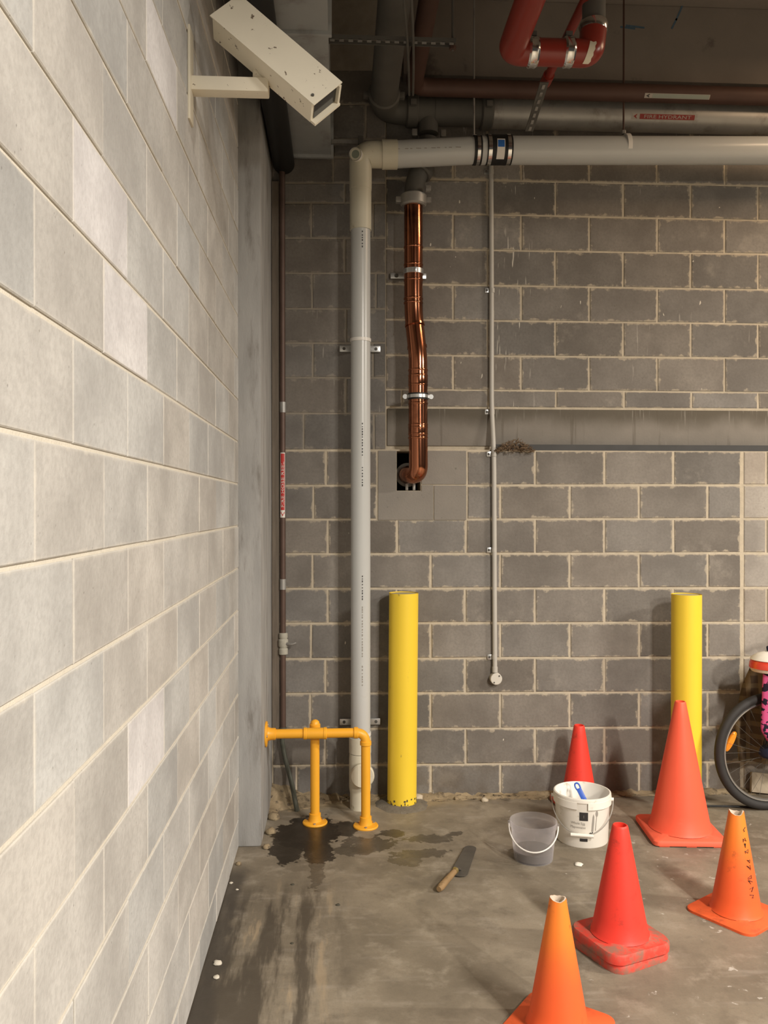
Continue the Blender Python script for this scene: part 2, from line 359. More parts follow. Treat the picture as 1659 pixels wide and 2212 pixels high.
def pink_mat():
    s = NT('pink_black_pattern_cloth'); p = s.coord()
    col = s.mix(s.rng(s.noise(p, 26, 2), .52, .56), (.62, .10, .26, 1), (.02, .015, .03, 1))
    return s.fin(col, .85, 0, .15)
M['pink'] = pink_mat()
M['red_gloss'] = pm('glossy_red_shell', (.70, .06, .03, 1), .22, var=.1, spec=.6)
M['navy'] = pm('navy_cloth', (.02, .025, .06, 1), .9, var=.2)
def clear_mat():
    s = NT('clear_plastic'); tr = s.n('ShaderNodeBsdfTransparent'); tr.inputs[0].default_value = (.93, .93, .95, 1)
    s.fin((.86, .84, .85, 1), .22, 0, .5)
    lw = s.n('ShaderNodeLayerWeight'); lw.inputs['Blend'].default_value = .35
    tl = s.n('ShaderNodeBsdfTranslucent'); tl.inputs[0].default_value = (.90, .88, .90, 1)
    m2 = s.n('ShaderNodeMixShader'); m2.inputs[0].default_value = .5; s.t.links.new(s.b.outputs[0], m2.inputs[1]); s.t.links.new(tl.outputs[0], m2.inputs[2])
    mx = s.n('ShaderNodeMixShader'); s.put(mx.inputs[0], s.rng(lw.outputs['Facing'], 0, 1, .11, .42))
    s.t.links.new(tr.outputs[0], mx.inputs[1]); s.t.links.new(m2.outputs[0], mx.inputs[2]); s.t.links.new(mx.outputs[0], s.out.inputs[0])
    return s.m
M['clear'] = clear_mat()
M['water'] = pm('murky_grey_water', (.12, .105, .085, 1), .15, var=.1, spec=.5)

# ------------------------------------------------------------------ structure
CEIL = 4.62; WX = -.497; PIER_Y = -.655; PIER_X = -.385
def struct(o, label): o['kind'] = 'structure'; o['label'] = label; return o
fl = MB().box((4.2, -5.2, -.1), (9.6, 10.9, .2)).build('floor', 'floor', smooth=False); struct(fl, 'stained bare concrete car park floor with a wet patch')
ce = MB().box((4.2, -5.2, CEIL+.1), (9.6, 10.9, .2)).build('ceiling', 'soffit', smooth=False); struct(ce, 'dark bare concrete soffit over the corner')
# pale block wall on the left
wl = MB().box((WX-.10-.004, (-10.6+PIER_Y)/2+.02, CEIL/2), (.2, 10.6+PIER_Y+.04, CEIL)).build('wall_left', 'mortar_pale', smooth=False)
struct(wl, 'pale grey concrete block wall running along the left')
wp = MB().box(((WX+PIER_X)/2-.05, PIER_Y/2+.05, CEIL/2), (PIER_X-WX+.1, -PIER_Y+.1, CEIL)).build('wall_pier', 'concrete', smooth=True, ang=30, bevel=.012)
struct(wp, 'smooth grey concrete pier in the corner between the block walls')
def block(pts, n, parent, mat, color, depth=.05, ch=.004, jit=.0015):
    n = Vector(n); c = sum(pts, Vector())/4; fr = []
    ax = (pts[1]-pts[0]).normalized(); az = (pts[3]-pts[0]).normalized()
    J = lambda: ax*random.uniform(-jit, jit)+az*random.uniform(-jit, jit)
    proud = random.uniform(-.0012, .0016)
    outer = [p+J()-n*(ch-proud) for p in pts]
    sg = [(1, 1), (-1, 1), (-1, -1), (1, -1)]
    inner = [o+n*ch+ax*s[0]*ch*1.2+az*s[1]*ch*1.2 for o, s in zip(outer, sg)]
    back = [p-n*depth for p in pts]
    mb = MB(); mb.add(inner+outer+back, [(0, 1, 2, 3)] + [(i+4, (i+1) % 4+4, (i+1) % 4, i) for i in range(4)] + [(i+8, (i+1) % 4+8, (i+1) % 4+4, i+4) for i in range(4)])
    o = mb.build('block', mat, parent, smooth=False, origin=c)
    o.color = color; return o
WHITE = [(225, 470), (265, 640), (355, 130), (300, 1620)]
COOL = []
zs = [0.0] + [1.595+.2075*k for k in range(-7, 15)]
zs = [z for z in zs if z < CEIL-.03] + [CEIL]
for i in range(len(zs)-1):
    k = i-1-7
    off = 0.0 if k % 2 == 0 else .2
    ys = [y for y in [-3.408+off+.4*j for j in range(-3, 9)] if -4.45 < y < PIER_Y-.03] + [PIER_Y]
    ys = [ys[0]-.4] + ys
    for a, b in zip(ys[:-1], ys[1:]):
        y0, y1, z0, z1 = a+.0010, b-.0010, zs[i]+.0045, zs[i+1]-.0045
        if b == PIER_Y: y1 = b
        pts = [Vector((WX, y1, z0)), Vector((WX, y0, z0)), Vector((WX, y0, z1)), Vector((WX, y1, z1))]
        g = random.gauss(0, 1); v = .455*(1+.055*g); w = random.uniform(-.025, .025)
        colr = (v*(1.0+w), v*.982, v*(.945-w), 1)
        for (px, py) in WHITE:
            h = onX(px, py, WX)
            if y0 < h.y < y1 and z0 < h.z < z1: colr = (.60, .59, .60, 1)
        block(pts, (1, 0, 0), wl, 'block_pale', colr, ch=.002, jit=.0006)

# back wall
REC = .06
pl = lambda px, py, Y: onY(px, py, Y)
xs_step = onY(833, 700, 0).x; z_led = onY(1200, 972, 0).z; x_end = 3.6
hole0 = onY(857, 974, 0); hole1 = onY(909, 1060, 0)
g = .005
mb = MB()
def slab(x0, x1, z0, z1, yf): mb.box(((x0+x1)/2, yf+.15, (z0+z1)/2), (x1-x0, .30, z1-z0))
slab(xs_step-.02, x_end, z_led, CEIL, REC+g)
slab(PIER_X-.1, hole0.x, 0, z_led, g); slab(hole1.x, x_end, 0, z_led, g); slab(hole0.x, hole1.x, 0, hole1.z, g); slab(hole0.x, hole1.x, hole0.z, z_led, g)
wb = mb.build('wall_back', 'mortar', smooth=False); struct(wb, 'grey concrete block back wall with cream mortar joints')
lbz = MB().box(((PIER_X-.1+xs_step)/2, g+.15, (z_led+CEIL)/2), (xs_step-PIER_X+.1, .30, CEIL-z_led)).build('mortar_bed', 'mortar_grey', wb, smooth=False)
hb = MB().box(((hole0.x+hole1.x)/2, .26, (hole0.z+hole1.z)/2), (hole1.x-hole0.x+.06, .03, hole0.z-hole1.z+.06)).build('opening_back', 'hole_shade', wb, smooth=False)  # black plate closes the hole; its inner shade is put into the colour
hb['label'] = 'black plate painting the shade inside the square hole where the copper pipe enters'
def course(l0, l1, xA, xB, joints, x0, x1, Y, tint=(1, 1, 1), floor=False, v0=.205, h=.0056, mat='block_grey'):
    """a course between joint lines l0 (top) and l1 (bottom), each (y at xA, y at xB)"""
    yy = lambda l, x: l[0]+(l[1]-l[0])*(x-xA)/(xB-xA)
    ed = [x0]+[j for j in joints if x0+8 < j < x1-8]+[x1]
    for a, b in zip(ed[:-1], ed[1:]):
        P = [onY(a, yy(l1, a), Y), onY(b, yy(l1, b), Y), onY(b, yy(l0, b), Y), onY(a, yy(l0, a), Y)]
        if floor: P[0].z = P[1].z = -.01
        P[0] += Vector((h, 0, h)); P[1] += Vector((-h, 0, h)); P[2] += Vector((-h, 0, -h)); P[3] += Vector((h, 0, -h))
        if P[1].x-P[0].x < .02: continue
        v = v0*(1+.085*random.gauss(0, 1)); w = random.uniform(-.03, .03)
        block(P, (0, -1, 0), wb, mat, (v*(1+w)*tint[0], v*.925*tint[1], v*(.845-w)*tint[2], 1))
# left bay, upper
LL = [150, 225, 300, 340, 395, 438, 514, 590, 667, 741, 816, 893, 972]
LJ = [[700], [650, 790], [720], [720], [745], [672, 806], [745], [674, 812], [748], [676, 806], [747], [656, 808]]
for i in range(len(LL)-1): course((LL[i],)*2, (LL[i+1],)*2, 600, 833, LJ[i], 586, 834, 0.0, v0=.19, h=.0045, mat='block_left_bay')
# right bay, upper (recessed)
UL = [(158, 176), (234, 252), (309, 327), (385, 402), (459, 476), (537, 549), (613, 626), (690, 700), (767, 774), (841, 848), (879, 884)]
UA = [906, 1053, 1200, 1346.5, 1492.5, 1638, 1785, 1931]; UB = [833+0, 979, 1126, 1273, 1420, 1565.5, 1712, 1858]
for i in range(len(UL)-1):
    J = UB if i in (0, 2, 4, 6, 8) else UA
    if i == 9: J = [868, 1055, 1201.5, 1348.5, 1494, 1638, 1785]
    course(UL[i], UL[i+1], 833, 1659, J, 832.5, 1990, REC, h=.0044)
# lower wall
LO = [(973, 974), (1049, 1048), (1122, 1121), (1197, 1195), (1272, 1270), (1347, 1345), (1424, 1420), (1499, 1495), (1576, 1571), (1655, 1646), (1735, 1730)]
JA = [1156, 1306, 1455]; JB = [930.5, 1081, 1231, 1381, 1529]
LOWJ = [[704]+JA, [677, 1081, 1231, 1381, 1529], [708, 858, 1007]+JA, [675, 781]+JB, [708, 857, 1005]+JA, [672, 781]+JB, [703, 855, 1005]+JA, [670, 781]+JB,
        [702, 857, 1006]+JA, [640, 781]+JB]
RBJ = [1656, 1731, 1656, 1731, 1656, 1731, 1656, 1731, 1656, 1731]
for i in range(10):
    fl_ = i == 9
    if i < 2:
        course(LO[i], LO[i+1], 600, 1600, LOWJ[i], 588, 815, 0.0)
        course(LO[i], LO[i+1], 600, 1600, LOWJ[i], 1009, 1601.5, 0.0)
    else:
        course(LO[i], LO[i+1], 600, 1600, LOWJ[i], 588, 1601.5, 0.0, floor=fl_)
    course(LO[i], LO[i+1], 600, 1600, [RBJ[i], RBJ[i]+150, RBJ[i]+300], 1605.5, 1975, 0.0, tint=(1.15, 1.12, 1.08), floor=fl_, v0=.30)
# cement render patch round the pipe hole
def pbox(mb, x0, y0, x1, y1, yf, th):
    a = onY(x0, y1, 0); b = onY(x1, y0, 0); mb.box(((a.x+b.x)/2, yf+th/2, (a.z+b.z)/2), (b.x-a.x, th, b.z-a.z))
for (x0, y0, x1, y1) in [(817, 974, 856, 1050), (911, 974, 1007, 1046), (817, 1050, 856, 1123), (911, 1048, 936, 1123), (938, 1049, 1007, 1123), (856, 1061, 911, 1123)]:
    m_ = MB(); pbox(m_, x0, y0, x1, y1, -.001, .03); m_.build('render_patch', 'patch', wb, smooth=False)
# lintel band, dark strip under it, concrete beam at the top
a = onY(836, 963, REC); b = onY(1245, 885, REC)
lt = MB().box(((a.x+x_end)/2, REC+.04-.006, (a.z+b.z)/2), (x_end-a.x, .08, b.z-a.z)).build('trim_1', 'lintel', smooth=True, bevel=.006)
struct(lt, 'water stained concrete lintel band across the back wall')
m_ = MB(); pbox(m_, 1072, 963.5, 1990, 972.5, .004, .07); sl = m_.build('trim_2', pm('dark_strip', (.055, .055, .055, 1), .7, var=.3), smooth=False)
struct(sl, 'dark strip under the lintel band')
bz = onY(1300, 178, 0).z
bm_ = MB().box(((xs_step+.1+x_end)/2, .10-.03, (bz+CEIL)/2), (x_end-xs_step-.1, .20, CEIL-bz)).build('trim_3', 'soffit', smooth=True, bevel=.01)
struct(bm_, 'brown concrete beam along the top of the back wall'); bm_beam = bm_
CHALK = pm('blue_chalk', (.07, .12, .17, 1), .95, var=.3, scale=60)

bm_ = MB().box((4.2, -3.9, (3.75+CEIL)/2), (9.6, .35, CEIL-3.75)).build('shade_beam', 'soffit', smooth=False)  # added beam out of view, blocks lamp light to shade the upper wall
struct(bm_, 'added concrete ceiling beam out of view, shading the upper back wall')
# ------------------------------------------------------------------ overhead services
def pipe_thing(name, label, cat, loc, group=None): return thing(name, label, cat, loc, group)
# duct along the left
dz = onY(670, 340, 0).z; dxl = onY(628, 340, 0).x; dxr = onY(715, 340, 0).x
t = thing('ventilation_duct', 'grey rectangular sheet metal duct running to the back wall above the pier', 'duct', ((dxl+dxr)/2, -2.2, dz))
MB().box(((dxl+dxr)/2, -2.2, dz+.20), (dxr-dxl, 4.38, .40)).build('duct_body', 'duct', t, bevel=.004)
for y in (-.02, -1.25, -2.5): MB().box(((dxl+dxr)/2, y-.012, dz+.198), (dxr-dxl+.03, .024, .43)).build('flange', 'duct', t, bevel=.003)
# black lagged pipe beside it
t = MB().tube([(-.315, .0, 3.66), (-.315, -4.3, 3.66)], .062, 24).build('lagged_pipe', 'black'); tag(t, 'black lagged pipe squeezed between the duct and the pier', 'pipe')

# white horizontal waste pipe and downpipe
YP = -.15
jA = onY(778, 334, YP); jB = onY(1030, 325, YP); jC = onY(1990, 326, YP)
xd = onY(779, 900, YP).x
t = thing('waste_downpipe', 'pale grey plastic waste pipe dropping down the wall from an overhead run', 'pipe', (xd, YP, 0))
R1, R2 = .0735, .055
zj = jA.z
MB().tube(fillet([(xd, YP, zj-.17), (xd, YP, zj), (xd+.16, YP, zj+.002)], .11, 10), [.060]*9+[.066]*4+[.0735]*0 or .062, 32) if False else None
el = fillet([(xd, YP, zj-.20), (xd, YP, zj), (xd+.13, YP, zj+.003)], .09, 12)
MB().tube(el, [.062+.011*i/(len(el)-1) for i in range(len(el))], 32).build('elbow', 'pvc_cream', t)
MB().tube([(xd+.12, YP, zj+.003), (xd+.205, YP, zj+.005)], .079, 32).build('socket', 'pvc_cream', t)
MB().tube([(xd+.19, YP, zj+.005), jB], R1, 32).build('horizontal_pipe', 'pvc', t)
MB().tube([(xd, YP, onY(779, 1598, YP).z), (xd, YP, zj-.12)], R2, 32).build('downpipe', 'pvc', t)
MB().tube([(xd, YP, onY(779, 498, YP).z), (xd, YP, zj-.14)], .0605, 32).build('socket', 'pvc_cream', t)
# inspection plug on the elbow
ip = onY(768, 333, YP-.09); d = (Vector((-.35, -.9, -.15))).normalized()
pg = MB().tube([ip-d*.06, ip], .033, 20).build('inspection_plug', 'pvc_cream', t)
MB().tube([ip-d*.012, ip+d*.004], [.036, .036], 20, caps=False).build('plug_rim', 'pvc_ring', pg)
MB().tube([ip-d*.004, ip+d*.001], .022, 20).build('plug_socket', pm('dull_green_plug', (.22, .25, .20, 1), .6), pg)
# lower fittings
zf = lambda py: onY(779, py, YP).z
MB().tube([(xd-.003, YP, zf(1625)), (xd-.003, YP, zf(1592))], .062, 32).build('socket', 'pvc_cream', t)
MB().lathe([(.060, zf(1626)), (.062, zf(1640)), (.062, zf(1700)), (.057, zf(1712)), (.057, 0.0)], 32, (xd-.003, YP, 0)).build('inspection_tee', 'pvc_cream', t)
cz = zf(1662); Rx = Matrix.Rotation(PI/2, 3, 'X')
cp = MB().lathe([(0, .125), (.060, .125), (.066, .118), (.066, .09), (.055, .085), (.055, 0)], 32, (xd+.006, YP, cz), R=Rx).build('inspection_cap', 'pvc_cream', t)
# printed line
for (y0, y1) in ((500, 535), (915, 985), (1010, 1050), (1245, 1300), (1312, 1420), (1440, 1480)):
    m_ = MB(); y = y0
    while y < y1:
        q = onY(783, y, YP-.054); h = random.uniform(.005, .012); m_.box((q.x, YP-.0552, q.z), (.0045, .002, h)); y += random.uniform(5, 8)
    m_.build('printed_line', 'grey_ink' if y0 > 1300 else 'ink', t, smooth=False)['kind'] = 'stuff'
m_ = MB(); x = 845
while x < 1000:
    q = onY(x, 322-(x-845)*.03, YP-R1); m_.box((q.x, YP-R1+.006-.0045, q.z), (random.uniform(.01, .03), .004, .004)); x += random.uniform(10, 18)
m_.build('printed_line', 'grey_ink', t, smooth=False)['kind'] = 'stuff'
def wall_bracket(t, py, hw, ringr, ringpy):
    z = onY(779, py, 0).z
    for sx in (-1, 1):
        w = MB().box((xd+sx*(hw-.035), -.012, z), (.07, .022, .036)).build('bracket_foot', 'zinc', t, bevel=.002)
        MB().lathe([(0, .007), (.008, .006), (.009, 0)], 12, (xd+sx*(hw-.025), -.023, z), R=Rx).build('screw', 'galv_dark', w)
    MB().tube([(xd, YP, z+ringpy-.009), (xd, YP, z+ringpy+.009)], ringr, 32, caps=True).build('pipe_ring', 'pvc_ring', t)
    MB().box((xd, -.045, z+.005), (.035, .07, .025)).build('bracket_stem', 'zinc', t)
wall_bracket(t, 755, .117, .0585, .022); wall_bracket(t, 1557, .117, .0585, -.032)
# rubber joined run to the right
t = thing('overhead_waste_pipe', 'large white plastic pipe slung under the silver pipe, clamped at its left', 'pipe', (jB.x, YP, jB.z))
MB().tube([jB, jC], .0765, 32).build('pipe_barrel', 'pvc', t)
dirx = (jC-jB).normalized()
def collar(t, name, px, py, Y, half, r, mat, D=dirx, seg=32):
    p = onY(px, py, Y); return MB().tube([p-D*half, p+D*half], r, seg).build(name, mat, t)
collar(t, 'rubber_band', 1030, 325, YP, .022, .079, 'black'); collar(t, 'steel_band', 1031, 325, YP, .009, .0815, 'steel')
cs = collar(t, 'rubber_sleeve', 1076, 324, YP, .072, .081, 'black')
collar(t, 'steel_band', 1055, 324, YP, .010, .0835, 'steel'); collar(t, 'steel_band', 1096, 324, YP, .010, .0835, 'steel')
pc = onY(1077, 324, YP)
cyl = lambda c, r, a0: (lambda x, y: Vector((c.x+x, c.y-r*math.cos(a0+y/r), c.z+r*math.sin(a0+y/r))))
f = cyl(pc, .0818, -.35)
patchgrid(f, -.022, .022, -.055, .06, 2, 10).build('printed_tag', 'white', cs)
patchgrid(cyl(pc, .0824, -.35), -.019, .019, .012, .052, 2, 6).build('blue_square', 'blue_ink', cs)
cl = onY(1352, 321, YP)
MB().tube([cl-dirx*.012, cl+dirx*.012], .080, 32).build('pipe_clip', 'pvc_ring', t)
# hanger rods
for px, lab, py in ((1024, 'thin steel hanger rod dropping to the black banded pipe joint', 300), (1347, 'thin brown hanger rod holding the white clip on the overhead pipe', 290)):
    b = onY(px, py, YP)
    h = thing('hanger_rod', lab, 'rod', (b.x, YP, b.z))
    MB().tube([b, (b.x, YP, CEIL)], .0055, 8).build('rod', 'galv' if px < 1100 else 'brown_pipe', h)
    MB().tube([b, b+Vector((0, 0, .02))], .013, 6).build('nut', 'galv', h)

# galvanised hydrant main
YS = -.03; zs_ = onY(1350, 252, YS).z; xg = onY(826, 225, YS).x
t = thing('hydrant_main', 'silver galvanised main that turns from the ceiling and runs behind the white pipe', 'pipe', (xg, YS, zs_))
MB().tube(fillet([(xg, -4.2, zs_), (xg, YS, zs_), (xg+.35, YS, zs_)], .13, 10), .075, 28).build('ceiling_run', 'galv_dark', t)
xq = onY(1050, 250, YS).x
MB().tube([(xg+.30, YS, zs_), (xq, YS, zs_)], .078, 28).build('dark_run', 'galv_dark', t)
MB().tube([(xq, YS, zs_), (x_end, YS, zs_)], .083, 32).build('silver_run', 'galv', t)
def grooved(t, p, D, r, mat='galv', name='grooved_coupling'):
    D = Vector(D).normalized(); p = Vector(p)
    c = MB().tube([p-D*.034, p-D*.026, p+D*.026, p+D*.034], [r+.004, r+.013, r+.013, r+.004], 28).build(name, mat, t)
    s_ = D.cross(Vector((0, 0, 1))) if abs(D.z) < .9 else Vector((1, 0, 0)); s_.normalize()
    for q in (-1, 1):
        MB().box(p+s_*q*(r+.022), (.035, .035, .032)).build('bolt_lug', mat, c, bevel=.004)
    return c
grooved(t, (xg, YS-.17, zs_), (0, 1, 0), .075, 'galv_dark'); grooved(t, (xg+.17, YS, zs_), (1, 0, 0), .078, 'galv_dark'); grooved(t, (xq, YS, zs_), (1, 0, 0), .083, 'galv_dark')
xb = onY(925, 265, YS).x
MB().tube([(xb, YS, zs_), (xb, YS, zs_-.13)], [.055, .058], 24).build('branch_tee', 'galv_dark', t)
for q in (-.08, .085): MB().box((xb+q, YS-.01, zs_-.13), (.03, .03, .04)).build('bolt_lug', 'galv', t, bevel=.004)
# stickers on the main
def hsticker(t, pc, r, a0, L, H, txt, bg, fg, arrow):
    fa = cyl(pc, r+.0008, a0); fb = cyl(pc, r+.0016, a0); fc = cyl(pc, r+.0024, a0)
    st = patchgrid(fa, 0, L, -H/2, H/2, 4, 6).build('pipe_sticker', 'white_dim', t)
    patchgrid(fb, L*.12, L*.985, -H*.4, H*.4, 4, 6).build('ink_panel', bg, st)
    if txt: lettering('lettering', txt, L*.74, H*.52, fc, fg, st, start=L*.19, base=-H*.26)
    m_ = MB(); m_.add([fb(L*.02, 0), fb(L*.075, -H*.4), fb(L*.075, H*.4)], [(0, 1, 2)]); m_.build('arrow', arrow, st, smooth=False)
    return st
p0 = onY(1366, 250, YS-.08); p1 = onY(1503, 250, YS-.08); pcn = Vector((p0.x, YS, zs_))
hsticker(t, pcn, .083, -.40, p1.x-p0.x, .034, 'FIRE HYDRANT', 'red_dim', 'white_dim', 'red_dim')
# brown pipe
YB = -.165; zb_ = onY(1300, 199, YB).z; xbp = onY(893, 190, YB).x
t = thing('brown_pipe', 'dark red brown pipe running just above the silver main', 'pipe', (xbp, YB, zb_))
MB().tube(fillet([(xbp-.0, -4.2, zb_), (xbp, YB, zb_), (x_end, YB, zb_)], .09, 8), .048, 24).build('pipe_barrel', 'brown_pipe', t)
q0 = onY(1393, 218, YB-.04); q1 = onY(1534, 221, YB-.04)
hsticker(t, Vector((q0.x, YB, zb_)), .048, -.70, q1.x-q0.x, .026, '', 'green_ink', 'ink', 'ink')
# slotted strut with hanger rod
YT = -1.05; sa = onY(708, 87, YT); sb = onY(984, 87, YT)
t = thing('strut_channel', 'slotted steel strut hanging across the ceiling pipes on a thin rod', 'strut', ((sa.x+sb.x)/2, YT, sa.z))
L = sb.x-sa.x
MB().box(((sa.x+sb.x)/2, YT, sa.z+.014), (L, .041, .004)).build('channel_web', 'galv_dark', t)
for q in (-.0195, .0195): MB().box(((sa.x+sb.x)/2, YT+q, sa.z+.006), (L, .003, .02)).build('channel_side', 'galv_dark', t)
n = 14
for i in range(n): MB().box((sa.x+L*(i+.5)/n, YT-.0195, sa.z-.008), (L/n*.5, .003, .012)).build('slot_web', 'galv', t)
rb = onY(978, 95, YT)
MB().tube([(rb.x, YT, sa.z-.03), (rb.x, YT, CEIL)], .006, 8).build('rod', 'galv_dark', t)
MB().tube([(rb.x, YT, sa.z-.025), (rb.x, YT, sa.z-.01)], .016, 6).build('nut', 'brown_pipe', t)
# slack cables by the strut
for i, (xa, xb2) in enumerate(((868, 884), (886, 892))):
    pa = onY(xa, -60, -1.6); pb = onY(xb2, 205, -.5)
    m_ = MB().tube(fillet([pa, (pa+pb)/2+Vector((.01, 0, -.03)), pb], .3, 8), .006, 8).build('cable', 'galv_dark'); tag(m_, 'thin grey cable hanging left of the brown pipe' if i == 0 else 'thin pale cable hanging against the brown pipe', 'cable')
# slotted hanger strap
pa = onY(1176, 178, -.62); pb = onY(1143, 283, -.26)
t = thing('slotted_strap', 'dark slotted steel strap slanting down to the white pipe', 'strap', pb)
D = (pb-pa); Rm = D.to_track_quat('Z', 'Y').to_matrix()
MB().box((pa+pb)/2, (.045, .006, D.length), Rm).build('strap_bar', 'galv_dark', t)
for i in range(7): MB().box(pa+D*((i+.5)/7)+Rm @ Vector((0, -.004, 0)), (.014, .006, .03), Rm).build('slot', 'galv', t)
# thin rail at top of the duct end
pa = onY(716, 308, -.05); pb = onY(775, 308, -.05)
t = thing('pipe_support_bar', 'pale steel support bar poking out beside the duct end', 'bar', pa)
MB().box((pa+pb)/2, ((pb-pa).x, .03, .022)).build('bar', 'galv', t); MB().box((pb.x+.01, -.06, pb.z), (.03, .05, .05)).build('end_clamp', 'galv_dark', t, bevel=.004)

# red fire pipe
YR = -1.24; zr = onY(1180, 113, YR).z; xl = onY(1103, 113, YR).x; xr = onY(1276, 113, YR).x
t = thing('fire_pipe', 'thick red fire pipe making a U bend with two silver couplings', 'pipe', (xl, YR, zr))
MB().tube(fillet([(xl, -4.2, zr), (xl, YR, zr), (xl+.12, YR, zr)], .085, 10), .058, 28).build('ceiling_run', 'red_pipe', t)
MB().tube([(xl+.06, YR, zr), (xr-.05, YR, zr)], .056, 28).build('cross_run', 'red_pipe', t)
eb = MB().tube(fillet([(xr-.08, YR, zr), (xr, YR, zr), (xr+.02, YR+.02, zr+.13)], .075, 10), .057, 28).build('elbow', 'red_pipe', t)
MB().tube([(xr+.02, YR+.02, zr+.12), (xr+.02, YR+.02, CEIL)], .05, 24).build('riser', 'galv_dark', t)
for px in (1150, 1227):
    p = onY(px, 113, YR); c = MB().tube([p-Vector((.022, 0, 0)), p-Vector((.014, 0, 0)), p, p+Vector((.014, 0, 0)), p+Vector((.022, 0, 0))], [.058, .064, .061, .064, .058], 28).build('coupling', 'steel', t)
    MB().box(p+Vector((0, .0, .070)), (.03, .05, .02)).build('bolt_lug', 'galv_dark', c, bevel=.003)
p = Vector((xr+.018, YR+.018, zr+.125)); MB().tube([p-Vector((0, 0, .02)), p, p+Vector((0, 0, .02))], [.058, .064, .058], 28).build('coupling', 'steel', t)
# torn label strip on the elbow
m_ = MB(); pts = []
for i in range(9):
    a = -1.25+1.7*i/8
    c0 = Vector((xr-.030+.012*i/8*2, YR-.0585*math.cos(a), zr+.0585*math.sin(a)))
    pts += [c0-Vector((.012, 0, 0)), c0+Vector((.014+.004*(i % 2), 0, 0))]
m_.add(pts, [(2*i, 2*i+1, 2*i+3, 2*i+2) for i in range(8)]); m_.build('torn_label', 'cam_plain', eb)
# small red pipe
p0 = onY(1240, 50, -1.05); dz2 = p0.z
t = thing('sprinkler_pipe', 'slim red pipe passing behind the thick red pipe', 'pipe', (p0.x, -.6, dz2))
MB().tube([(p0.x, -4.2, dz2), (p0.x, -.55, dz2)], .022, 16).build('pipe_barrel', 'red_pipe', t)
MB().tube([(p0.x, -.60, dz2), (p0.x, -.52, dz2)], .029, 16).build('end_socket', 'red_pipe', t)
# blue chalk marks on the beam
for (x0, y0, x1, y1) in ((1482, -8, 1470, 22), (1470, 22, 1460, 44), (1462, 40, 1451, 62), (1352, 55, 1392, 60), (1340, 58, 1372, 62)):
    p_, q_ = onY(x0, y0, -.0312), onY(x1, y1, -.0312); d_ = q_-p_
    MB().box((p_+q_)/2, (d_.length, .002, .010), Vector((1, 0, 0)).rotation_difference(d_).to_matrix()).build('chalk_mark', CHALK, bm_beam)
# ------------------------------------------------------------------ copper pipe
YC = -.105
t = thing('copper_pipe', 'bright copper drain pipe with a jog, bending into the wall opening', 'pipe', onY(893, 700, YC))
P = lambda px, py, Y=YC: onY(px, py, Y)
path = fillet([P(882, 1022, .12), P(886, 1022, -.075), P(904, 1008), P(903, 800), P(903, 776)], .085, 9)
MB().tube(fillet([P(880, 1026, .15), P(880, 1026, .0), P(904, 1024, -.09), P(903, 900, -.09), P(903, 800, -.09)], .11, 12), .0545, 32).build('wall_bend', 'copper', t)
MB().tube(fillet([P(903, 812, -.09), P(903, 770, -.09), P(894, 690, -.06), P(893, 640, -.06), P(893, 445, -.06)], .09, 8), .0535, 32).build('riser', 'copper', t)
def ccol(py, h, r, mat='copper', px=None, Y=-.09):
    p = P(px if px else 903, py, Y); return MB().tube([p-Vector((0, 0, h)), p-Vector((0, 0, h*.6)), p+Vector((0, 0, h*.6)), p+Vector((0, 0, h))], [r-.002, r, r, r-.002], 32).build('solder_collar', mat, t)
for py in (800, 812, 832, 872, 918, 924, 938, 946): ccol(py, .006, .0572)
ccol(928, .035, .0562); ccol(820, .03, .0562)
for py in (535, 573, 606, 646, 655): ccol(py, .006, .0562, px=893, Y=-.06)
D = (P(894, 690, -.06)-P(903, 770, -.09)).normalized()
for (px, py) in ((901, 750), (896, 702)):
    p = P(px, py, -.075); MB().tube([p-D*.006, p+D*.006], .0575, 32).build('solder_collar', 'copper', t)
# flange collar in the wall hole
p = P(880, 1026, .045); MB().tube([p+Vector((0, .02, 0)), p-Vector((0, .012, 0))], .07, 28).build('pipe_collar', 'galv_dark', t)
for q in (-.02, .022): MB().box(P(886, 1052, .03)+Vector((q, -.0, 0)), (.016, .02, .04)).build('collar_lug', 'galv', t, bevel=.003)
# upper saddle clamp
p = P(893, 588, -.06)
c = MB().tube([p-Vector((0, 0, .014)), p+Vector((0, 0, .014))], .059, 32).build('clamp_band', 'zinc', t)
MB().box((p.x+.006, p.y-.062, p.z), (.012, .016, .024)).build('clamp_bolt', 'zinc', c, bevel=.002)
z = onY(880, 598, REC).z; x0 = onY(843, 598, REC).x; x1 = onY(920, 598, REC).x
MB().box(((x0+x1)/2, REC-.012, z), (x1-x0, .022, .034)).build('bracket_bar', 'zinc', t, bevel=.003)
MB().lathe([(0, .008), (.011, .007), (.012, 0)], 12, (x0+.035, REC-.023, z), R=Rx).build('screw', 'galv_dark', t)
MB().box((p.x, (REC+p.y)/2, z+.008), (.03, REC-p.y, .022)).build('bracket_stem', 'zinc', t)
# lower ring clamp with rubber lining
p = P(903, 857, -.09)
MB().tube([p-Vector((0, 0, .018)), p+Vector((0, 0, .018))], .0585, 32).build('clamp_rubber', 'black', t)
c = MB().tube([p-Vector((0, 0, .009)), p+Vector((0, 0, .009))], .0615, 32).build('clamp_band', 'zinc', t)
for q in (-1, 1): MB().tube([p+Vector((q*.074, -.006, 0)), p+Vector((q*.074, .012, 0))], .014, 12).build('clamp_ear', 'zinc', c)
MB().box((p.x, (REC+p.y)/2+.02, p.z), (.014, REC-p.y, .014)).build('bracket_stem', 'zinc', t)
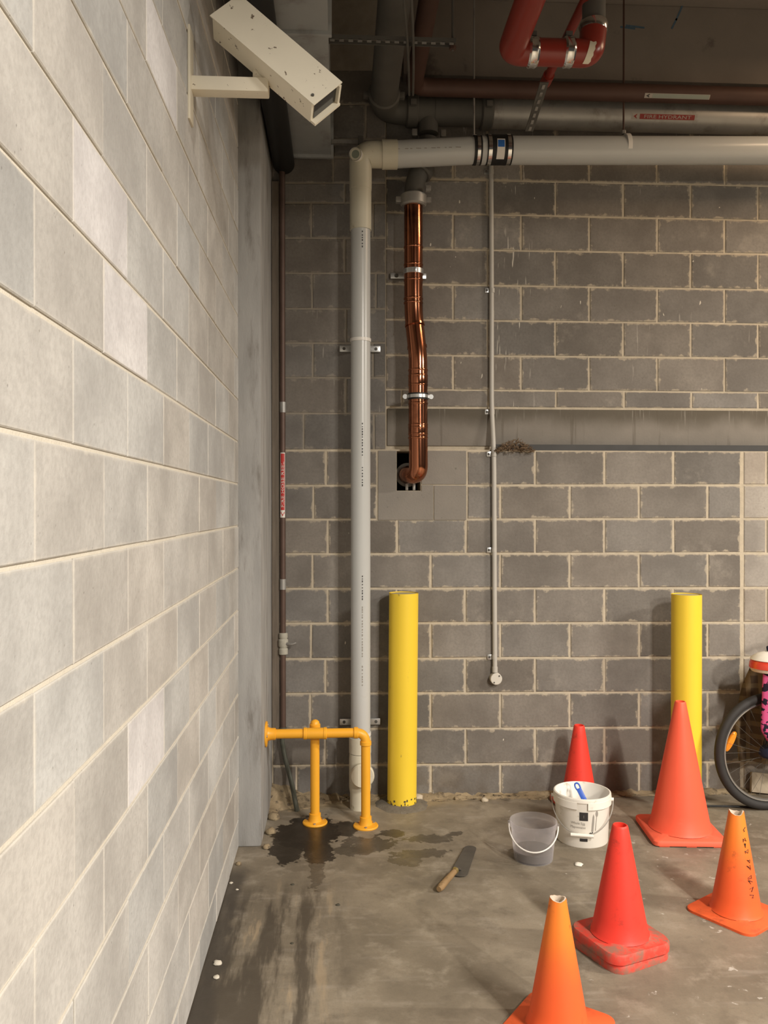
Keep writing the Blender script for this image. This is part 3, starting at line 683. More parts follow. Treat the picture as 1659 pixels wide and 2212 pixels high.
# grey branch and grooved coupling above
t = thing('branch_pipe', 'dark grey branch pipe dropping behind the white pipe to the copper pipe', 'pipe', P(897, 400, -.12))
MB().tube(fillet([P(925, 300, -.01), P(922, 345, -.01), P(896, 388, -.05), P(893, 440, -.06)], .09, 8), .056, 28).build('pipe_barrel', 'galv_dark', t)
pq = P(893, 433, -.06); grooved(t, pq, (0, 0, 1), .062, 'galv')
cv = grooved(t, P(911, 366, -.03), (P(896, 388, -.05)-P(922, 345, -.01)), .058, 'galv_dark')
pm_ = P(925, 408, -.12); MB().box(pm_, (.03, .03, .03)).build('bolt_lug', 'galv', t, bevel=.004)

# ------------------------------------------------------------------ corner pipe, timber strip
YH = -.03
xh = lambda px, py: onY(px, py, YH)
t = thing('hose_reel_pipe', 'slim brown copper pipe with a red and white sticker in the corner', 'pipe', xh(611, 1575))
a = xh(609.5, 380); b = xh(611.5, 1578)
MB().tube([(a.x, YH, CEIL), a, b], .0165, 16).build('pipe_barrel', 'copper_dull', t)
e0 = onZ(642, 1752)
MB().tube(fillet([b, xh(609, 1600), onY(615, 1635, -.04), onY(630, 1690, -.07), (e0.x-.01, e0.y, .05), (e0.x, e0.y, .0)], .09, 7), .0135, 14).build('bent_tail', 'verdigris', t)
MB().tube([b+Vector((0, 0, .02)), b-Vector((0, 0, .02))], .0195, 16).build('pipe_sleeve', 'verdigris', t)
for py in (880, 1262): p = xh(611, py); MB().tube([p-Vector((0, 0, .03)), p+Vector((0, 0, .03))], .0185, 16).build('pipe_sleeve', 'galv', t)
p = xh(612, 1390)
vb = MB().lathe([(.017, -.065), (.026, -.06), (.026, -.03), (.021, -.025), (.028, -.012), (.028, .022), (.021, .028), (.025, .034), (.025, .058), (.017, .062)], 12, p).build('valve_body', pm('limed_brass_valve', (.40, .38, .32, 1), .7, var=.25, scale=40), t)
MB().tube([p+Vector((.01, -.01, 0)), p+Vector((.055, -.03, .0)), p+Vector((.075, -.03, .008))], [.010, .008, .006], 10).build('valve_handle', 'galv', vb)
# vertical sticker
s0 = xh(611, 1118).z; s1 = xh(611, 978).z; L = s1-s0; r = .0165
def vmap(k): return lambda s, w: Vector((b.x-.0005-(r+k)*math.sin(w/r)*1.0, YH-(r+k)*math.cos(w/r), s0+s))
st = patchgrid(vmap(.0008), 0, L, -.0145, .0145, 2, 8).build('pipe_sticker', 'white', t)
patchgrid(vmap(.0014), L*.115, L*.985, -.0108, .0108, 2, 8).build('ink_panel', 'red_ink', st)
lettering('lettering', 'FIRE HOSE REEL', L*.70, .0135, vmap(.0022), 'white', st, start=L*.16, base=-.00675)
fm = vmap(.0016)
MB().add([fm(L*.02, 0), fm(L*.065, -.0105), fm(L*.095, -.0105), fm(L*.05, 0), fm(L*.095, .0105), fm(L*.065, .0105)], [(0, 1, 2, 3), (0, 3, 4, 5)]).build('arrow', 'red_ink', st, smooth=False)
# timber strip
x0 = PIER_X+.002; x1 = onY(604, 1200, 0).x; ztop = onY(600, 395, 0).z; zbot = onY(600, 1572, 0).z
t = MB().box(((x0+x1)/2, -.014, (ztop+zbot)/2), (x1-x0, .024, ztop-zbot)).build('timber_strip', 'timber', bevel=.003)
tag(t, 'narrow weathered timber strip wedged between the pier and the brown pipe', 'strip')

# ------------------------------------------------------------------ conduit and junction box
YQ = -.018; YU = REC-.018
t = thing('electrical_conduit', 'thin pale conduit running down the wall to a round junction box', 'conduit', onY(1068, 1450, YQ))
Pq = [onY(1061, 340, YU), onY(1062, 640, YU), onY(1062, 885, YU), onY(1067, 975, YQ), onY(1068, 1200, YQ), onY(1069, 1452, YQ)]
MB().tube(fillet(Pq, .12, 6), .0138, 16).build('conduit_tube', 'conduit', t)
def saddle(px, py, Y):
    w = onY(px, py, Y+.017)
    s_ = MB().box((w.x-.030, Y+.013, w.z), (.028, .008, .030)).build('saddle_clip', 'zinc', t, bevel=.003)
    MB().lathe([(0, .005), (.006, .004), (.007, 0)], 10, (w.x-.032, Y+.009, w.z), R=Rx).build('screw', 'galv_dark', s_)
    c = onY(px, py, Y); MB().tube([c-Vector((0, 0, .013)), c+Vector((0, 0, .013))], .0152, 16).build('saddle_band', 'conduit', t)
for px, py, Y in ((1061.5, 372, YU), (1063, 628, YU), (1063, 890, YU), (1067, 981, YQ), (1067.5, 1188, YQ), (1068.5, 1419, YQ)): saddle(px, py, Y)
MB().tube([onY(1069, 1452, YQ), onY(1069, 1440, YQ)], .0165, 16).build('box_spout', 'conduit', t)
jb = onY(1069.5, 1464, 0)
bx_ = MB().lathe([(0, .040), (.031, .040), (.034, .037), (.034, 0)], 32, (jb.x, 0, jb.z), R=Rx).build('junction_box', pm('pale_junction_box', (.60, .57, .51, 1), .5), t)
for q in ((.017, .018), (-.013, -.02)): MB().lathe([(0, .0425), (.0045, .042), (.005, .039)], 10, (jb.x+q[0], 0, jb.z+q[1]), R=Rx).build('screw', 'galv_dark', bx_)

# ------------------------------------------------------------------ security camera
Yk = -2.03; k = 1.53
pw = onX(409, 185, WX)
t = thing('security_camera', 'cream security camera with rust spots on a bracket fixed to the left wall', 'camera', pw)
MB().box((WX+.004, pw.y, onX(409, 165, WX).z), (.008, .07, .31)).build('wall_plate', 'cam_plain', t, bevel=.002)
ae = onY(580, 190, pw.y); za = onY(500, 182, pw.y).z
MB().box(((WX+ae.x)/2, pw.y+.02, za), (ae.x-WX, .055, .048)).build('arm', 'cam', t, bevel=.006)
vd = (onY(590, 110, Yk)-CAM).normalized(); vr = Vector((vd.y, -vd.x, 0)).normalized(); vu = vr.cross(vd)
vec = lambda x, y, z: (vr*x+vd*y+vu*z)*k
A = vec(.212, -.137, -.147); Wv = vec(.058, .044, .043); Hv = vec(-.004, .041, -.042)
a_ = A.normalized(); w_ = (Wv-a_*Wv.dot(a_)).normalized(); h_ = a_.cross(w_)
if h_.z > 0: h_ = -h_
La, Lw, Lh = A.length, Wv.length, Hv.length
p0 = onY(458, 37, Yk)
hs = MB().para(p0, a_*La, w_*Lw, h_*Lh).build('housing', 'cam', t, bevel=.004)
MB().para(p0-a_*.006-w_*.004-h_*.005, a_*(La+.018), w_*(Lw+.008), h_*.004).build('sunshield', 'cam', t)
pe = p0+a_*La
MB().para(pe+w_*.012+h_*.012+a_*.001, a_*.002, w_*(Lw-.024), h_*(Lh-.026)).build('lens_window', 'glass_dark', hs)
MB().para(pe+h_*(Lh-.010)+w_*.002, a_*.020, w_*(Lw-.004), h_*.010).build('front_lip', 'cam_plain', hs)
MB().para(pe+w_*(Lw-.010)+h_*.004, a_*.014, w_*.010, h_*(Lh-.008)).build('front_frame', 'cam_plain', hs)
sc_ = pe-a_*.016+w_*.02-h_*.005; MB().tube([sc_, sc_-h_*.004], .005, 10).build('screw', 'galv_dark', hs)
kb = onY(566, 150, pw.y+.02)
MB().box((kb.x, pw.y+.03, za+.045), (.062, .05, .055)).build('pivot_block', 'cam', t, bevel=.012)
MB().tube([(kb.x, pw.y+.03, za+.05), p0+a_*La*.45+w_*Lw*.4+h_*Lh], .021, 12).build('pivot_stem', 'cam_plain', t)

# ------------------------------------------------------------------ bollards
def bollard(px, base_py, top_py, Y, label, lean):
    b = onY(px, base_py, Y); b.z = 0; zt = onY(px, top_py, Y-.083).z
    t = thing('bollard', label, 'bollard', b, 'yellow bollards')
    tp = b+Vector((lean, 0, zt))
    MB().tube([b, tp], .083, 40, caps=False).build('post', 'yellow', t, ang=60)
    MB().tube([tp-Vector((0, 0, .012)), tp-Vector((0, 0, .004))], .081, 40).build('top_cap', pm('dusty_cream_cap', (.45, .40, .24, 1), .8), t)
    MB().tube([tp-Vector((0, 0, .05)), tp], .0765, 40, caps=False).build('inner_wall', 'yellow', t)
    m_ = MB(); 
    for i in range(46):
        a = 2*PI*random.random(); h = random.uniform(.012, .055); w = random.uniform(.004, .013)
        q = b+Vector((.0835*math.cos(a), .0835*math.sin(a), h)); R_ = Matrix.Rotation(a, 3, 'Z')
        m_.box(q, (.0012, w, random.uniform(.003, .014)), R_)
    o = m_.build('paint_chips', 'scuff', t, smooth=False); o['kind'] = 'stuff'
    return t
bollard(868, 1748, 1284, -.105, 'yellow steel bollard beside the pale grey downpipe', .011)
bollard(1482, 1750, 1287, -.20, 'yellow steel bollard standing behind the tall coral cone', 0.0)
bb = onY(868, 1748, -.105); bb.z = 0
m_ = MB(); 
vs = [(0, 0, .016)]; NN = 36
for j, (rr, zz) in enumerate(((.085, .016), (.112, .012), (.145, .0))):
    for i in range(NN):
        a = 2*PI*i/NN; q = rr*(1+(.12*random.random() if j else 0)); vs.append((bb.x+q*math.cos(a), min(bb.y+q*math.sin(a), -.006), zz+(.004*random.random() if j < 2 else -.002)))
fs = [(1+j*NN+i, 1+j*NN+(i+1) % NN, 1+(j+1)*NN+(i+1) % NN, 1+(j+1)*NN+i) for j in range(2) for i in range(NN)]
m_.add(vs, fs); o = m_.build('grout_collar', pm('rough_grey_grout', (.16, .14, .11, 1), .95, var=.4, scale=25, dirt=(.06, .05, .04, 1), dirt_scale=30, bump=.8), smooth=True); tag(o, 'rough grey grout collar round the foot of the downpipe side bollard', 'grout')

# ------------------------------------------------------------------ orange yellow pipe rail
YL = -.42; zr_ = onY(690, 1584, YL).z; rl = .0245
xw = PIER_X; xe = onY(790, 1600, YL).x; xm = onY(680.5, 1640, -.345).x
t = thing('pipe_rail', 'orange yellow pipe guard rail fixed from the pier to the floor', 'rail', (xe, YL, 0))
MB().tube(fillet([(xw+.01, YL, zr_), (xe, YL, zr_), (xe, YL, .01)], .055, 10), rl, 24).build('rail_pipe', 'rail', t)
YM = YL+.062
MB().tube([(xm, YM, .01), (xm, YM, zr_+.035)], rl, 24).build('middle_leg', 'rail', t)
MB().lathe([(rl, 0), (rl*.9, .012), (rl*.5, .02), (0, .023)], 24, (xm, YM, zr_+.035)).build('leg_cap', 'rail', t)
def fl_(x, y, z, ax):
    R_ = None if ax == 'z' else Matrix.Rotation(PI/2, 3, 'Y')
    c = MB().lathe([(0, 0), (.066, 0), (.067, .005), (.064, .009), (.036, .013), (.031, .03), (.031, .052), (.0245, .054)], 36, (x, y, z), R=R_).build('flange', 'rail', t)
    for i in range(3):
        a = 2*PI*i/3+.5; q = Vector((.049*math.cos(a), .049*math.sin(a), .0105)); q = R_ @ q if R_ else q
        MB().tube([Vector((x, y, z))+q, Vector((x, y, z))+q+(Vector((0, 0, .004)) if not R_ else Vector((.004, 0, 0)))], .007, 8).build('bolt', 'galv', c)
fl_(xe, YL, 0, 'z'); fl_(xm, YM, 0, 'z'); fl_(xw, YL, zr_, 'x')
def slv(p, D, h, r): D = Vector(D); p = Vector(p); return MB().tube([p-D*h, p-D*(h-.003), p+D*(h-.003), p+D*h], [r-.003, r, r, r-.003], 24).build('sleeve', 'rail', t)
slv((xm, YL, zr_), (1, 0, 0), .052, .029); slv((xm, YM, zr_), (0, 0, 1), .035, .029)
for q in (-.05, .055): slv((xm+q, YL, zr_), (1, 0, 0), .009, .0315)
slv((xe-.052, YL, zr_), (1, 0, 0), .012, .030); slv((xe, YL, zr_-.055), (0, 0, 1), .012, .030)

# ------------------------------------------------------------------ cones
def rsq(half, rc, n=6):
    out = []
    for qx, qy, a0 in ((1, 1, 0), (-1, 1, PI/2), (-1, -1, PI), (1, -1, 3*PI/2)):
        for i in range(n+1):
            a = a0+PI/2*i/n; out.append((qx*(half-rc)+rc*math.cos(a), qy*(half-rc)+rc*math.sin(a)))
    return out
def cone(name_l, loc, rot, h, rb, rt, half, cmat, bmat, torn=0.0, th=.024, z0=0.0, rc=.05, group='traffic cones', lip=True, legs=True, bite=None):
    t = thing('traffic_cone', name_l, 'cone', Vector((loc[0], loc[1], z0)), group)
    Rz = Matrix.Rotation(rot, 3, 'Z'); o = Vector((loc[0], loc[1], 0)); lift = .006 if legs else 0.0
    out = rsq(half, rc); n = len(out)
    def bend(x, y): return .0
    rings = [(1.0, z0+lift), (1.0, z0+lift+th*.75), (.965, z0+lift+th)]
    vs = []
    for k_, z in rings:
        for (x, y) in out:
            if bite and (Vector((x, y))-Vector(bite)).length < .03: x *= .93; y *= .93
            vs.append(o+Rz @ Vector((x*k_, y*k_, z)))
    for kk, dz in ((rb+.014, .002), (rb+.002, .010)):
        for (x, y) in out:
            L_ = math.hypot(x, y); vs.append(o+Rz @ Vector((x/L_*kk, y/L_*kk, z0+lift+th+dz)))
    fs = [(j*n+i, j*n+(i+1) % n, (j+1)*n+(i+1) % n, (j+1)*n+i) for j in range(4) for i in range(n)]
    vs.append(o+Vector((0, 0, z0+lift))); fs += [(i, (i+1) % n, len(vs)-1) for i in range(n)]
    MB().add(vs, fs).build('cone_base', bmat, t, ang=50)
    if legs:
        for (x, y) in ((half*.72, half*.93), (-half*.72, half*.93), (half*.72, -half*.93), (-half*.72, -half*.93), (half*.93, 0), (-half*.93, 0), (0, -half*.93), (0, half*.93)):
            MB().box(o+Rz @ Vector((x, y, z0+lift/2)), (.05, .016, lift+.002), Rz if abs(y) > abs(x) else Rz @ Matrix.Rotation(PI/2, 3, 'Z')).build('foot', bmat, t)
    zb = z0+lift+th
    seg = 48
    rnd = [random.uniform(-1, 1) for _ in range(seg)]
    sm = [(rnd[i-1]+2*rnd[i]+rnd[(i+1) % seg])/4 for i in range(seg)]
    ph = random.uniform(0, 6)
    tf = (lambda j, a: (torn*(.45*sm[int(round(a/(2*PI)*seg)) % seg]+math.sin(a*2+ph)-.4) if j in (TOPS) else 0)) if torn else None
    prof = [(rb+.008, zb+.004), (rb, zb+.016)]
    for i in range(1, 9): q = i/8; prof.append((rb+(rt-rb)*q, zb+.016+(h-zb+z0-.016-.0)*q))
    if not torn: prof = prof[:-1]+[(rt+.0015, z0+h-.008), (rt-.001, z0+h-.002), (rt-.004, z0+h)]
    k1 = len(prof)
    prof += [(rt-.006, z0+h-(.0 if torn else .001))]; TOPS = (k1-1, k1)
    prof += [(rt-.007, z0+h-.02), (rt-.002, z0+h-.10)]
    if torn:
        MB().lathe(prof[:k1], seg, o, top=tf).build('cone_body', cmat, t, ang=50)
        i0 = [(rt-.0005, z0+h), (rt-.005, z0+h+.0), (rt-.006, z0+h-.02), (rt+.001, z0+h-.10)]
        TOPS2 = (0, 1)
        tf2 = lambda j, a: (torn*(.45*sm[int(round(a/(2*PI)*seg)) % seg]+math.sin(a*2+ph)-.4) if j in TOPS2 else 0)
        MB().lathe(i0, seg, o, top=tf2).build('torn_rim', 'torn', t, ang=50)
    else:
        MB().lathe(prof, seg, o).build('cone_body', cmat, t, ang=50)
    return t, o, Rz
# tall coral cone by the bollard
c0 = onZ(1469, 1800); f0 = onZ(1415, 1838); f1 = onZ(1555, 1840); rotA = math.atan2(f1.y-f0.y, f1.x-f0.x)
cone('tallest coral red cone with a dusty base in front of the right bollard', c0, rotA, .685, .150, .027, .185, 'cone_coral', 'base_coral', th=.026, rc=.03)
# back red cone
c0 = onZ(1257, 1747)
cone('red cone against the back wall behind the white bucket', (c0.x, -.175), .1, .455, .098, .029, .135, 'cone_red', 'base_red', th=.024, rc=.04)
# stacked red cones
c0 = onZ(1339, 2052); l_ = onZ(1241, 2028); r_ = onZ(1436, 2060); rotB = math.atan2(r_.y-l_.y, r_.x-l_.x)+PI/4-.03
cone('lower red cone of the stacked pair, only its base showing', c0, rotB+.05, .42, .104, .028, .139, 'cone_red', 'base_red', th=.030, rc=.055, legs=False)
tB, oB, RB = cone('upper red cone of the stacked pair with grime on its base', c0, rotB, .445, .104, .029, .143, 'cone_red', 'base_red', th=.034, z0=.034, rc=.055, legs=False, bite=None)
# melted chip on its corner
q = oB+RB @ Vector((.120, -.118, .05))
# orange cones
c0 = onZ(1590, 1972); e1 = onZ(1490, 1967); e2 = onZ(1612, 2020); rotC = math.atan2(e2.y-e1.y, e2.x-e1.x)
tC, oC, RC = cone('orange cone with a torn top and scrawled writing at the right edge', c0, rotC, .425, .098, .029, .150, 'cone_orange', 'base_orange', torn=.007, th=.013, rc=.045, legs=False)
c0 = onZ(1205, 2222); rotD = rotC+.32
cone('nearest orange cone with a chipped top at the bottom edge', c0, rotD, .425, .096, .026, .150, 'cone_orange', 'base_orange', torn=.0035, th=.013, rc=.045, legs=False)
# scrawled marker writing running up the orange cone
m_ = MB()
def conept(hh, ang, h=.425, rb=.098, rt=.029, zb=.013):
    q_ = (hh-zb-.016)/(h-zb-.016); r_ = rb+(rt-rb)*q_+.0012
    return oC+Vector((r_*math.cos(ang), r_*math.sin(ang), hh))
toc = math.atan2(CAM.y-oC.y, CAM.x-oC.x)
hh = .095; strokes = []
while hh < .36:
    n_ = 5; pts = []
    for i in range(n_): pts.append(conept(hh+random.uniform(0, .022), toc+.80+random.uniform(-.012, .012)/max(.03, .098*(1-hh/.6))))
    strokes.append(pts); hh += random.choice((.018, .02, .026, .04))
for pts in strokes: m_.tube(pts, .0013, 5)
m_.build('scrawl', 'ink', tC)

# ------------------------------------------------------------------ buckets
bc = onZ(1271, 1815); bf = onZ(1272, 1833); cb = Vector((bf.x+.004, bf.y+.127, 0)); hB = .246
view = math.atan2(CAM.y-cb.y, CAM.x-cb.x)
t = thing('white_bucket', 'white plastic food bucket with a black square print and wire handle', 'bucket', cb)
MB().lathe([(0, .004), (.122, .004), (.126, .0), (.128, .004), (.137, hB-.004), (.1385, hB), (.135, hB), (.133, hB-.004), (.124, .010), (0, .010)], 56, cb).build('bucket_body', 'bucket', t, ang=50)
MB().lathe([(.137, hB-.001), (.1425, hB-.002), (.1435, hB-.008), (.1425, hB-.020), (.1372, hB-.021)], 56, cb).build('rim_band', 'bucket', t, ang=50)
for a0, a1 in ((view+.13, view+2.6), (view-2.6, view-.10)) if False else ((view+.13, view+2*PI-.13-.0),):
    pass
for a0, a1 in ((view-PI, view-.17), (view+.20, view+PI)):
    MB().lathe([(.1362, hB-.018), (.1445, hB-.018), (.1445, hB-.052), (.1425, hB-.054), (.1350, hB-.054)], 30, cb, a0, a1).build('rim_skirt', 'bucket', t, ang=40)
# wire handle falling forward on the right
pv = [cb+Vector((.147*math.cos(view+s*PI/2), .147*math.sin(view+s*PI/2), hB-.035)) for s in (-1, 1)]
fv = Vector((math.cos(view), math.sin(view), 0)); sv = Vector((-math.sin(view), math.cos(view), 0))
hp = []
for i in range(25):
    a = PI*i/24; q = cb+sv*(-math.cos(a)*.152) + fv*(math.sin(a)*.137+.004) + Vector((0, 0, hB-.035-math.sin(a)*.142)); hp.append(q)
wh = MB().tube(hp, .0024, 8).build('wire_handle', 'wire', t)
MB().tube(hp[11:14], .008, 12).build('grip', 'bucket', wh)
MB().tube([hp[12]-sv*.055, hp[12]+sv*.055], .0085, 14).build('grip', 'bucket', wh)
for p in pv: MB().tube([p-(p-cb-Vector((0, 0, hB-.035))).normalized()*.006, p+(p-cb-Vector((0, 0, hB-.035))).normalized()*.008], .009, 12).build('handle_boss', 'bucket', t)
# printing on the front
def bmap(k): 
    def f_(u, z): 
        r_ = .128+(.137-.128)*(z/hB)+k; a = view+.02+u/r_; return cb+Vector((r_*math.cos(a), r_*math.sin(a), z))
    return f_
patchgrid(bmap(.0008), -.016, .026, .138, .180, 6, 2).build('black_square', 'ink', t)
patchgrid(bmap(.0014), .0045, .0058, .152, .166, 1, 1).build('square_mark', 'grey_ink', t)
lettering('lettering', 'Whole Egg', .070, .016, bmap(.0010), 'grey_ink', t, start=-.058, base=.114)
lettering('lettering', 'Mayonnaise', .074, .016, bmap(.0010), 'grey_ink', t, start=-.060, base=.094)
patchgrid(bmap(.0008), -.014, .024, .034, .049, 6, 1).build('black_bar', 'ink', t)
m_ = MB(); fB = bmap(.001)
m_.add([fB(.072+.007*math.cos(i*PI/6), .172+.015*math.sin(i*PI/6)) for i in range(12)], [tuple(range(12))])
m_.add([fB(.0695, .160), fB(.0725, .160), fB(.0665, .088), fB(.0625, .088)], [(0, 1, 2, 3)])
m_.add([fB(.054, .172), fB(.058, .158), fB(.057, .125), fB(.053, .085), fB(.043, .085), fB(.046, .125), fB(.050, .158)], [tuple(range(7))])
m_.build('cutlery_print', 'grey_ink', t, smooth=False)
# smudge of dark print
m_ = MB()
for i in range(7):
    u = .026+.022*random.random(); z = .072+.008*random.random(); m_.add([fB(u, z), fB(u+.005, z), fB(u+.005, z+.004), fB(u, z+.004)], [(0, 1, 2, 3)])
m_.build('dark_smudges', 'ink', t, smooth=False)
# blue handled brush leaning in the bucket
tp = onY(1244, 1692, cb.y+.06); bt = onY(1263, 1729, cb.y+.02)
t = thing('blue_brush', 'blue plastic brush handle with a hanging loop leaning inside the white bucket', 'brush', bt)
D = (bt-tp); s_ = D.normalized().cross(Vector((0, -1, 0))).normalized(); 
def strip(p, q, w, th):
    d = (q-p); nrm = d.normalized().cross(s_).normalized(); return MB().para(p-s_*w/2-nrm*th/2, d, s_*w, nrm*th)
strip(tp+D*.30, bt, .026, .011).build('handle', 'blue', t, bevel=.004)
lp = [tp+D*.34-s_*.010, tp+D*.15-s_*.0125, tp+D*.0-s_*.007, tp+D*.0+s_*.007, tp+D*.15+s_*.0125, tp+D*.34+s_*.010]
MB().tube(fillet(lp, .012, 4), .0042, 10).build('hanging_loop', 'blue', t)
h2 = onY(1292, 1732, cb.y-.01)
MB().tube(fillet([bt-D*.12, bt+Vector((.006, 0, -.008)), h2, h2+Vector((.02, 0, -.03))], .03, 5), .0115, 12).build('neck', 'blue', t)
MB().box((cb.x+.035, cb.y-.01, h2.z-.055), (.085, .035, .03)).build('brush_head', 'blue', t, bevel=.006)
MB().box((cb.x+.035, cb.y-.01, h2.z-.095), (.075, .03, .05)).build('bristles', 'ink', t)
# clear bucket
cf = onZ(1162, 1872); cc = Vector((cf.x, cf.y+.092, 0)); hC = .184
t = thing('clear_bucket', 'small clear plastic bucket holding a little murky water', 'bucket', cc)
MB().lathe([(0, .003), (.088, .003), (.091, .0), (.0925, .005), (.1075, hC-.03), (.1125, hC-.028), (.1135, hC-.004), (.1125, hC), (.110, hC), (.106, hC-.03), (.0905, .006)], 56, cc).build('bucket_body', 'clear', t, ang=50)
MB().lathe([(0, .008), (.0885, .008), (.0925, .046), (0, .046)], 48, cc).build('water', 'water', t, ang=30)
vw = math.atan2(CAM.y-cc.y, CAM.x-cc.x); fv = Vector((math.cos(vw), math.sin(vw), 0)); sv = Vector((-math.sin(vw), math.cos(vw), 0)); hp = []
for i in range(25):
    a = PI*i/24; hp.append(cc+sv*(-math.cos(a)*.1165)+fv*(math.sin(a)*.112+.002)+Vector((0, 0, hC-.022-math.sin(a)*.088)))
MB().tube(hp, .0036, 8).build('bail_handle', 'pvc_ring', t)
for s in (-1, 1): q = cc+sv*s*.113+Vector((0, 0, hC-.018)); MB().tube([q-sv*s*.004, q+sv*s*.008], .009, 12).build('handle_boss', 'clear', t)

# ------------------------------------------------------------------ trowel
ht = onZ(948, 1921, .018); hb_ = onZ(984, 1880, .035)
t = thing('trowel', 'grimy flat trowel with a wooden handle lying on the floor', 'trowel', onZ(995, 1880))
MB().tube([ht, ht+(hb_-ht)*.12, ht+(hb_-ht)*.5, hb_], [.012, .0165, .0145, .0125], 14).build('handle', 'wood', t)
tip = onZ(1018, 1828, .006); heel = onZ(989, 1893, .006)
d = (tip-heel); d.z = 0; n_ = Vector((-d.y, d.x, 0)).normalized(); dl = d.length; d.normalize(); wd_ = .037
ol = []
for i in range(13): a = -PI/2+PI*i/12; ol.append(heel+d*(dl-wd_*.8+wd_*.8*math.cos(a))+n_*wd_*.80*math.sin(a))
for i in range(13): a = PI/2+PI*i/12; ol.append(heel+d*(wd_*.9+wd_*.9*math.cos(a))+n_*wd_*1.08*math.sin(a))
m_ = MB(); n0 = len(ol); m_.add([p+Vector((0, 0, .0)) for p in ol]+[p+Vector((0, 0, .003)) for p in ol], [tuple(range(n0)), tuple(range(2*n0-1, n0-1, -1))]+[(i, (i+1) % n0, n0+(i+1) % n0, n0+i) for i in range(n0)])
m_.build('blade', 'trowel', t, smooth=False)
MB().tube(fillet([hb_-(hb_-ht)*.1, hb_+(hb_-ht).normalized()*.02, heel+d*.06+Vector((0, 0, .006))], .03, 5), .006, 10).build('tang', 'trowel', t)
MB().tube([hb_-(hb_-ht).normalized()*.012, hb_+(hb_-ht).normalized()*.004], .0145, 14).build('ferrule', pm('brass_ferrule', (.42, .33, .14, 1), .4, .8), t)

# ------------------------------------------------------------------ small debris
def chip(name, label, p, r, mat, flat=.5, group=None, cat='debris'):
    bm = bmesh.new(); bmesh.ops.create_icosphere(bm, subdivisions=2, radius=1)
    for v in bm.verts:
        k_ = 1+random.uniform(-.22, .22); v.co = Vector((v.co.x*r*k_, v.co.y*r*k_, max(v.co.z*r*flat*k_, -.3*r*flat)))
    me = bpy.data.meshes.new(name); bm.to_mesh(me); bm.free()
    for q in me.polygons: q.use_smooth = True
    me.materials.append(M[mat]); o = bpy.data.objects.new(name, me); COL.objects.link(o); o.location = Vector(p)+Vector((0, 0, .29*r*flat)); o.rotation_euler.z = random.uniform(0, 6)
    return tag(o, label, cat, group)
chip('plaster_blob', 'round white plaster blob on the floor in front of the white bucket', onZ(1250, 1868), .020, 'plaster', .35)
for (px, py, r, lab) in ((470, 2082, .017, 'biggest white plaster chip beside the pale block wall near the bottom edge'), (468, 2112, .012, 'white plaster chip just in front of the biggest one by the left wall'), (499, 1908, .009, 'farthest tiny white plaster chip at the foot of the pale wall'), (512, 1922, .007, 'tiny white plaster chip just right of the farthest chip')):
    chip('plaster_chip', lab, onZ(px, py), r, 'mortar_pale', .5, 'plaster chips along the left wall')
for (px, py, r, lab) in ((985, 1727, .014, 'tan mortar crumb by the wall between bollard and clear bucket'), (1047, 1731, .02, 'pale mortar lump at the wall foot above the clear bucket'), (902, 1728, .03, 'pale upright mortar lump against the left bollard foot')):
    p = onZ(px, py); p.y = min(p.y, -.03); chip('mortar_crumb', lab, p, r, 'mortar' if py > 1727 else 'rubble', .9)
for (px, py, r, lab) in ((632, 1911, .008, 'tiny dark dirt crumb on the floor in front of the wet patch'), (631, 2038, .007, 'tiny dark dirt crumb nearest the bottom, left of the orange cone'), (730, 1955, .010, 'flat dark dirt crumb in the open floor left of the trowel handle')):
    chip('dirt_crumb', lab, onZ(px, py), r, 'scuff', .35, 'dirt crumbs')
# mortar droppings heaped in the corner and along the wall foot
m_ = MB(); nx, ny = 90, 10; x0, x1 = PIER_X-.01, 2.45
rn = random.Random(3); hts = []
prof_n = [rn.random() for _ in range(nx+8)]
for j in range(ny+1):
    for i in range(nx+1):
        x = x0+(x1-x0)*i/nx; cor = max(0, 1-(x-x0)/.55)
        wdt = .055+.22*cor*cor+.05*sum(prof_n[i:i+4])/4
        y = .01-wdt*j/ny; u = 1-j/ny
        z = (.012+.085*cor**2+.022*sum(prof_n[i:i+3])/3)*u**1.5+(rn.uniform(-.008, .008)*(u > 0)*(1+cor)) - .004*(1-u)
        m_.v.append((x, y+rn.uniform(-.01, .01)*(j > 0), z))
m_.f = [(j*(nx+1)+i, j*(nx+1)+i+1, (j+1)*(nx+1)+i+1, (j+1)*(nx+1)+i) for j in range(ny) for i in range(nx)]
o = m_.build('mortar_droppings', 'rubble', smooth=True, ang=60); tag(o, 'sandy mortar droppings heaped in the corner and along the wall foot', 'rubble', kind='stuff')
# rubble by the pier foot
for (px, py, r, lab) in ((584, 1800, .028, 'tan mortar lump at the front right foot of the pier beside the wet patch'), (576, 1832, .020, 'small tan mortar lump in front of the pier corner'), (592, 1768, .032, 'large tan mortar lump beside the pier, left of the middle rail leg'), (515, 1868, .014, 'small tan mortar lump where the pale wall meets the floor')):
    chip('rubble_lump', lab, onZ(px, py), r, 'rubble', .8, 'rubble at the pier foot')
# twiggy heap on the ledge
m_ = MB(); rn = random.Random(5)
for i in range(240):
    u = rn.uniform(-1, 1); px = 1112+40*u; top = 948+24*abs(u)**1.3; py = rn.uniform(top, 975)
    p = onY(px, py, rn.uniform(-.055, .0)); a = rn.uniform(0, PI); l = rn.uniform(.006, .022)
    d = Vector((math.cos(a)*l, rn.uniform(-.01, .01), math.sin(a)*l*.7)); m_.tube([p-d, p+d], rn.uniform(.0012, .0028), 4)
o = m_.build('twig_heap', 'twig'); tag(o, 'small heap of dry brown twigs and droppings on the ledge right of the conduit', 'nest', kind='stuff')
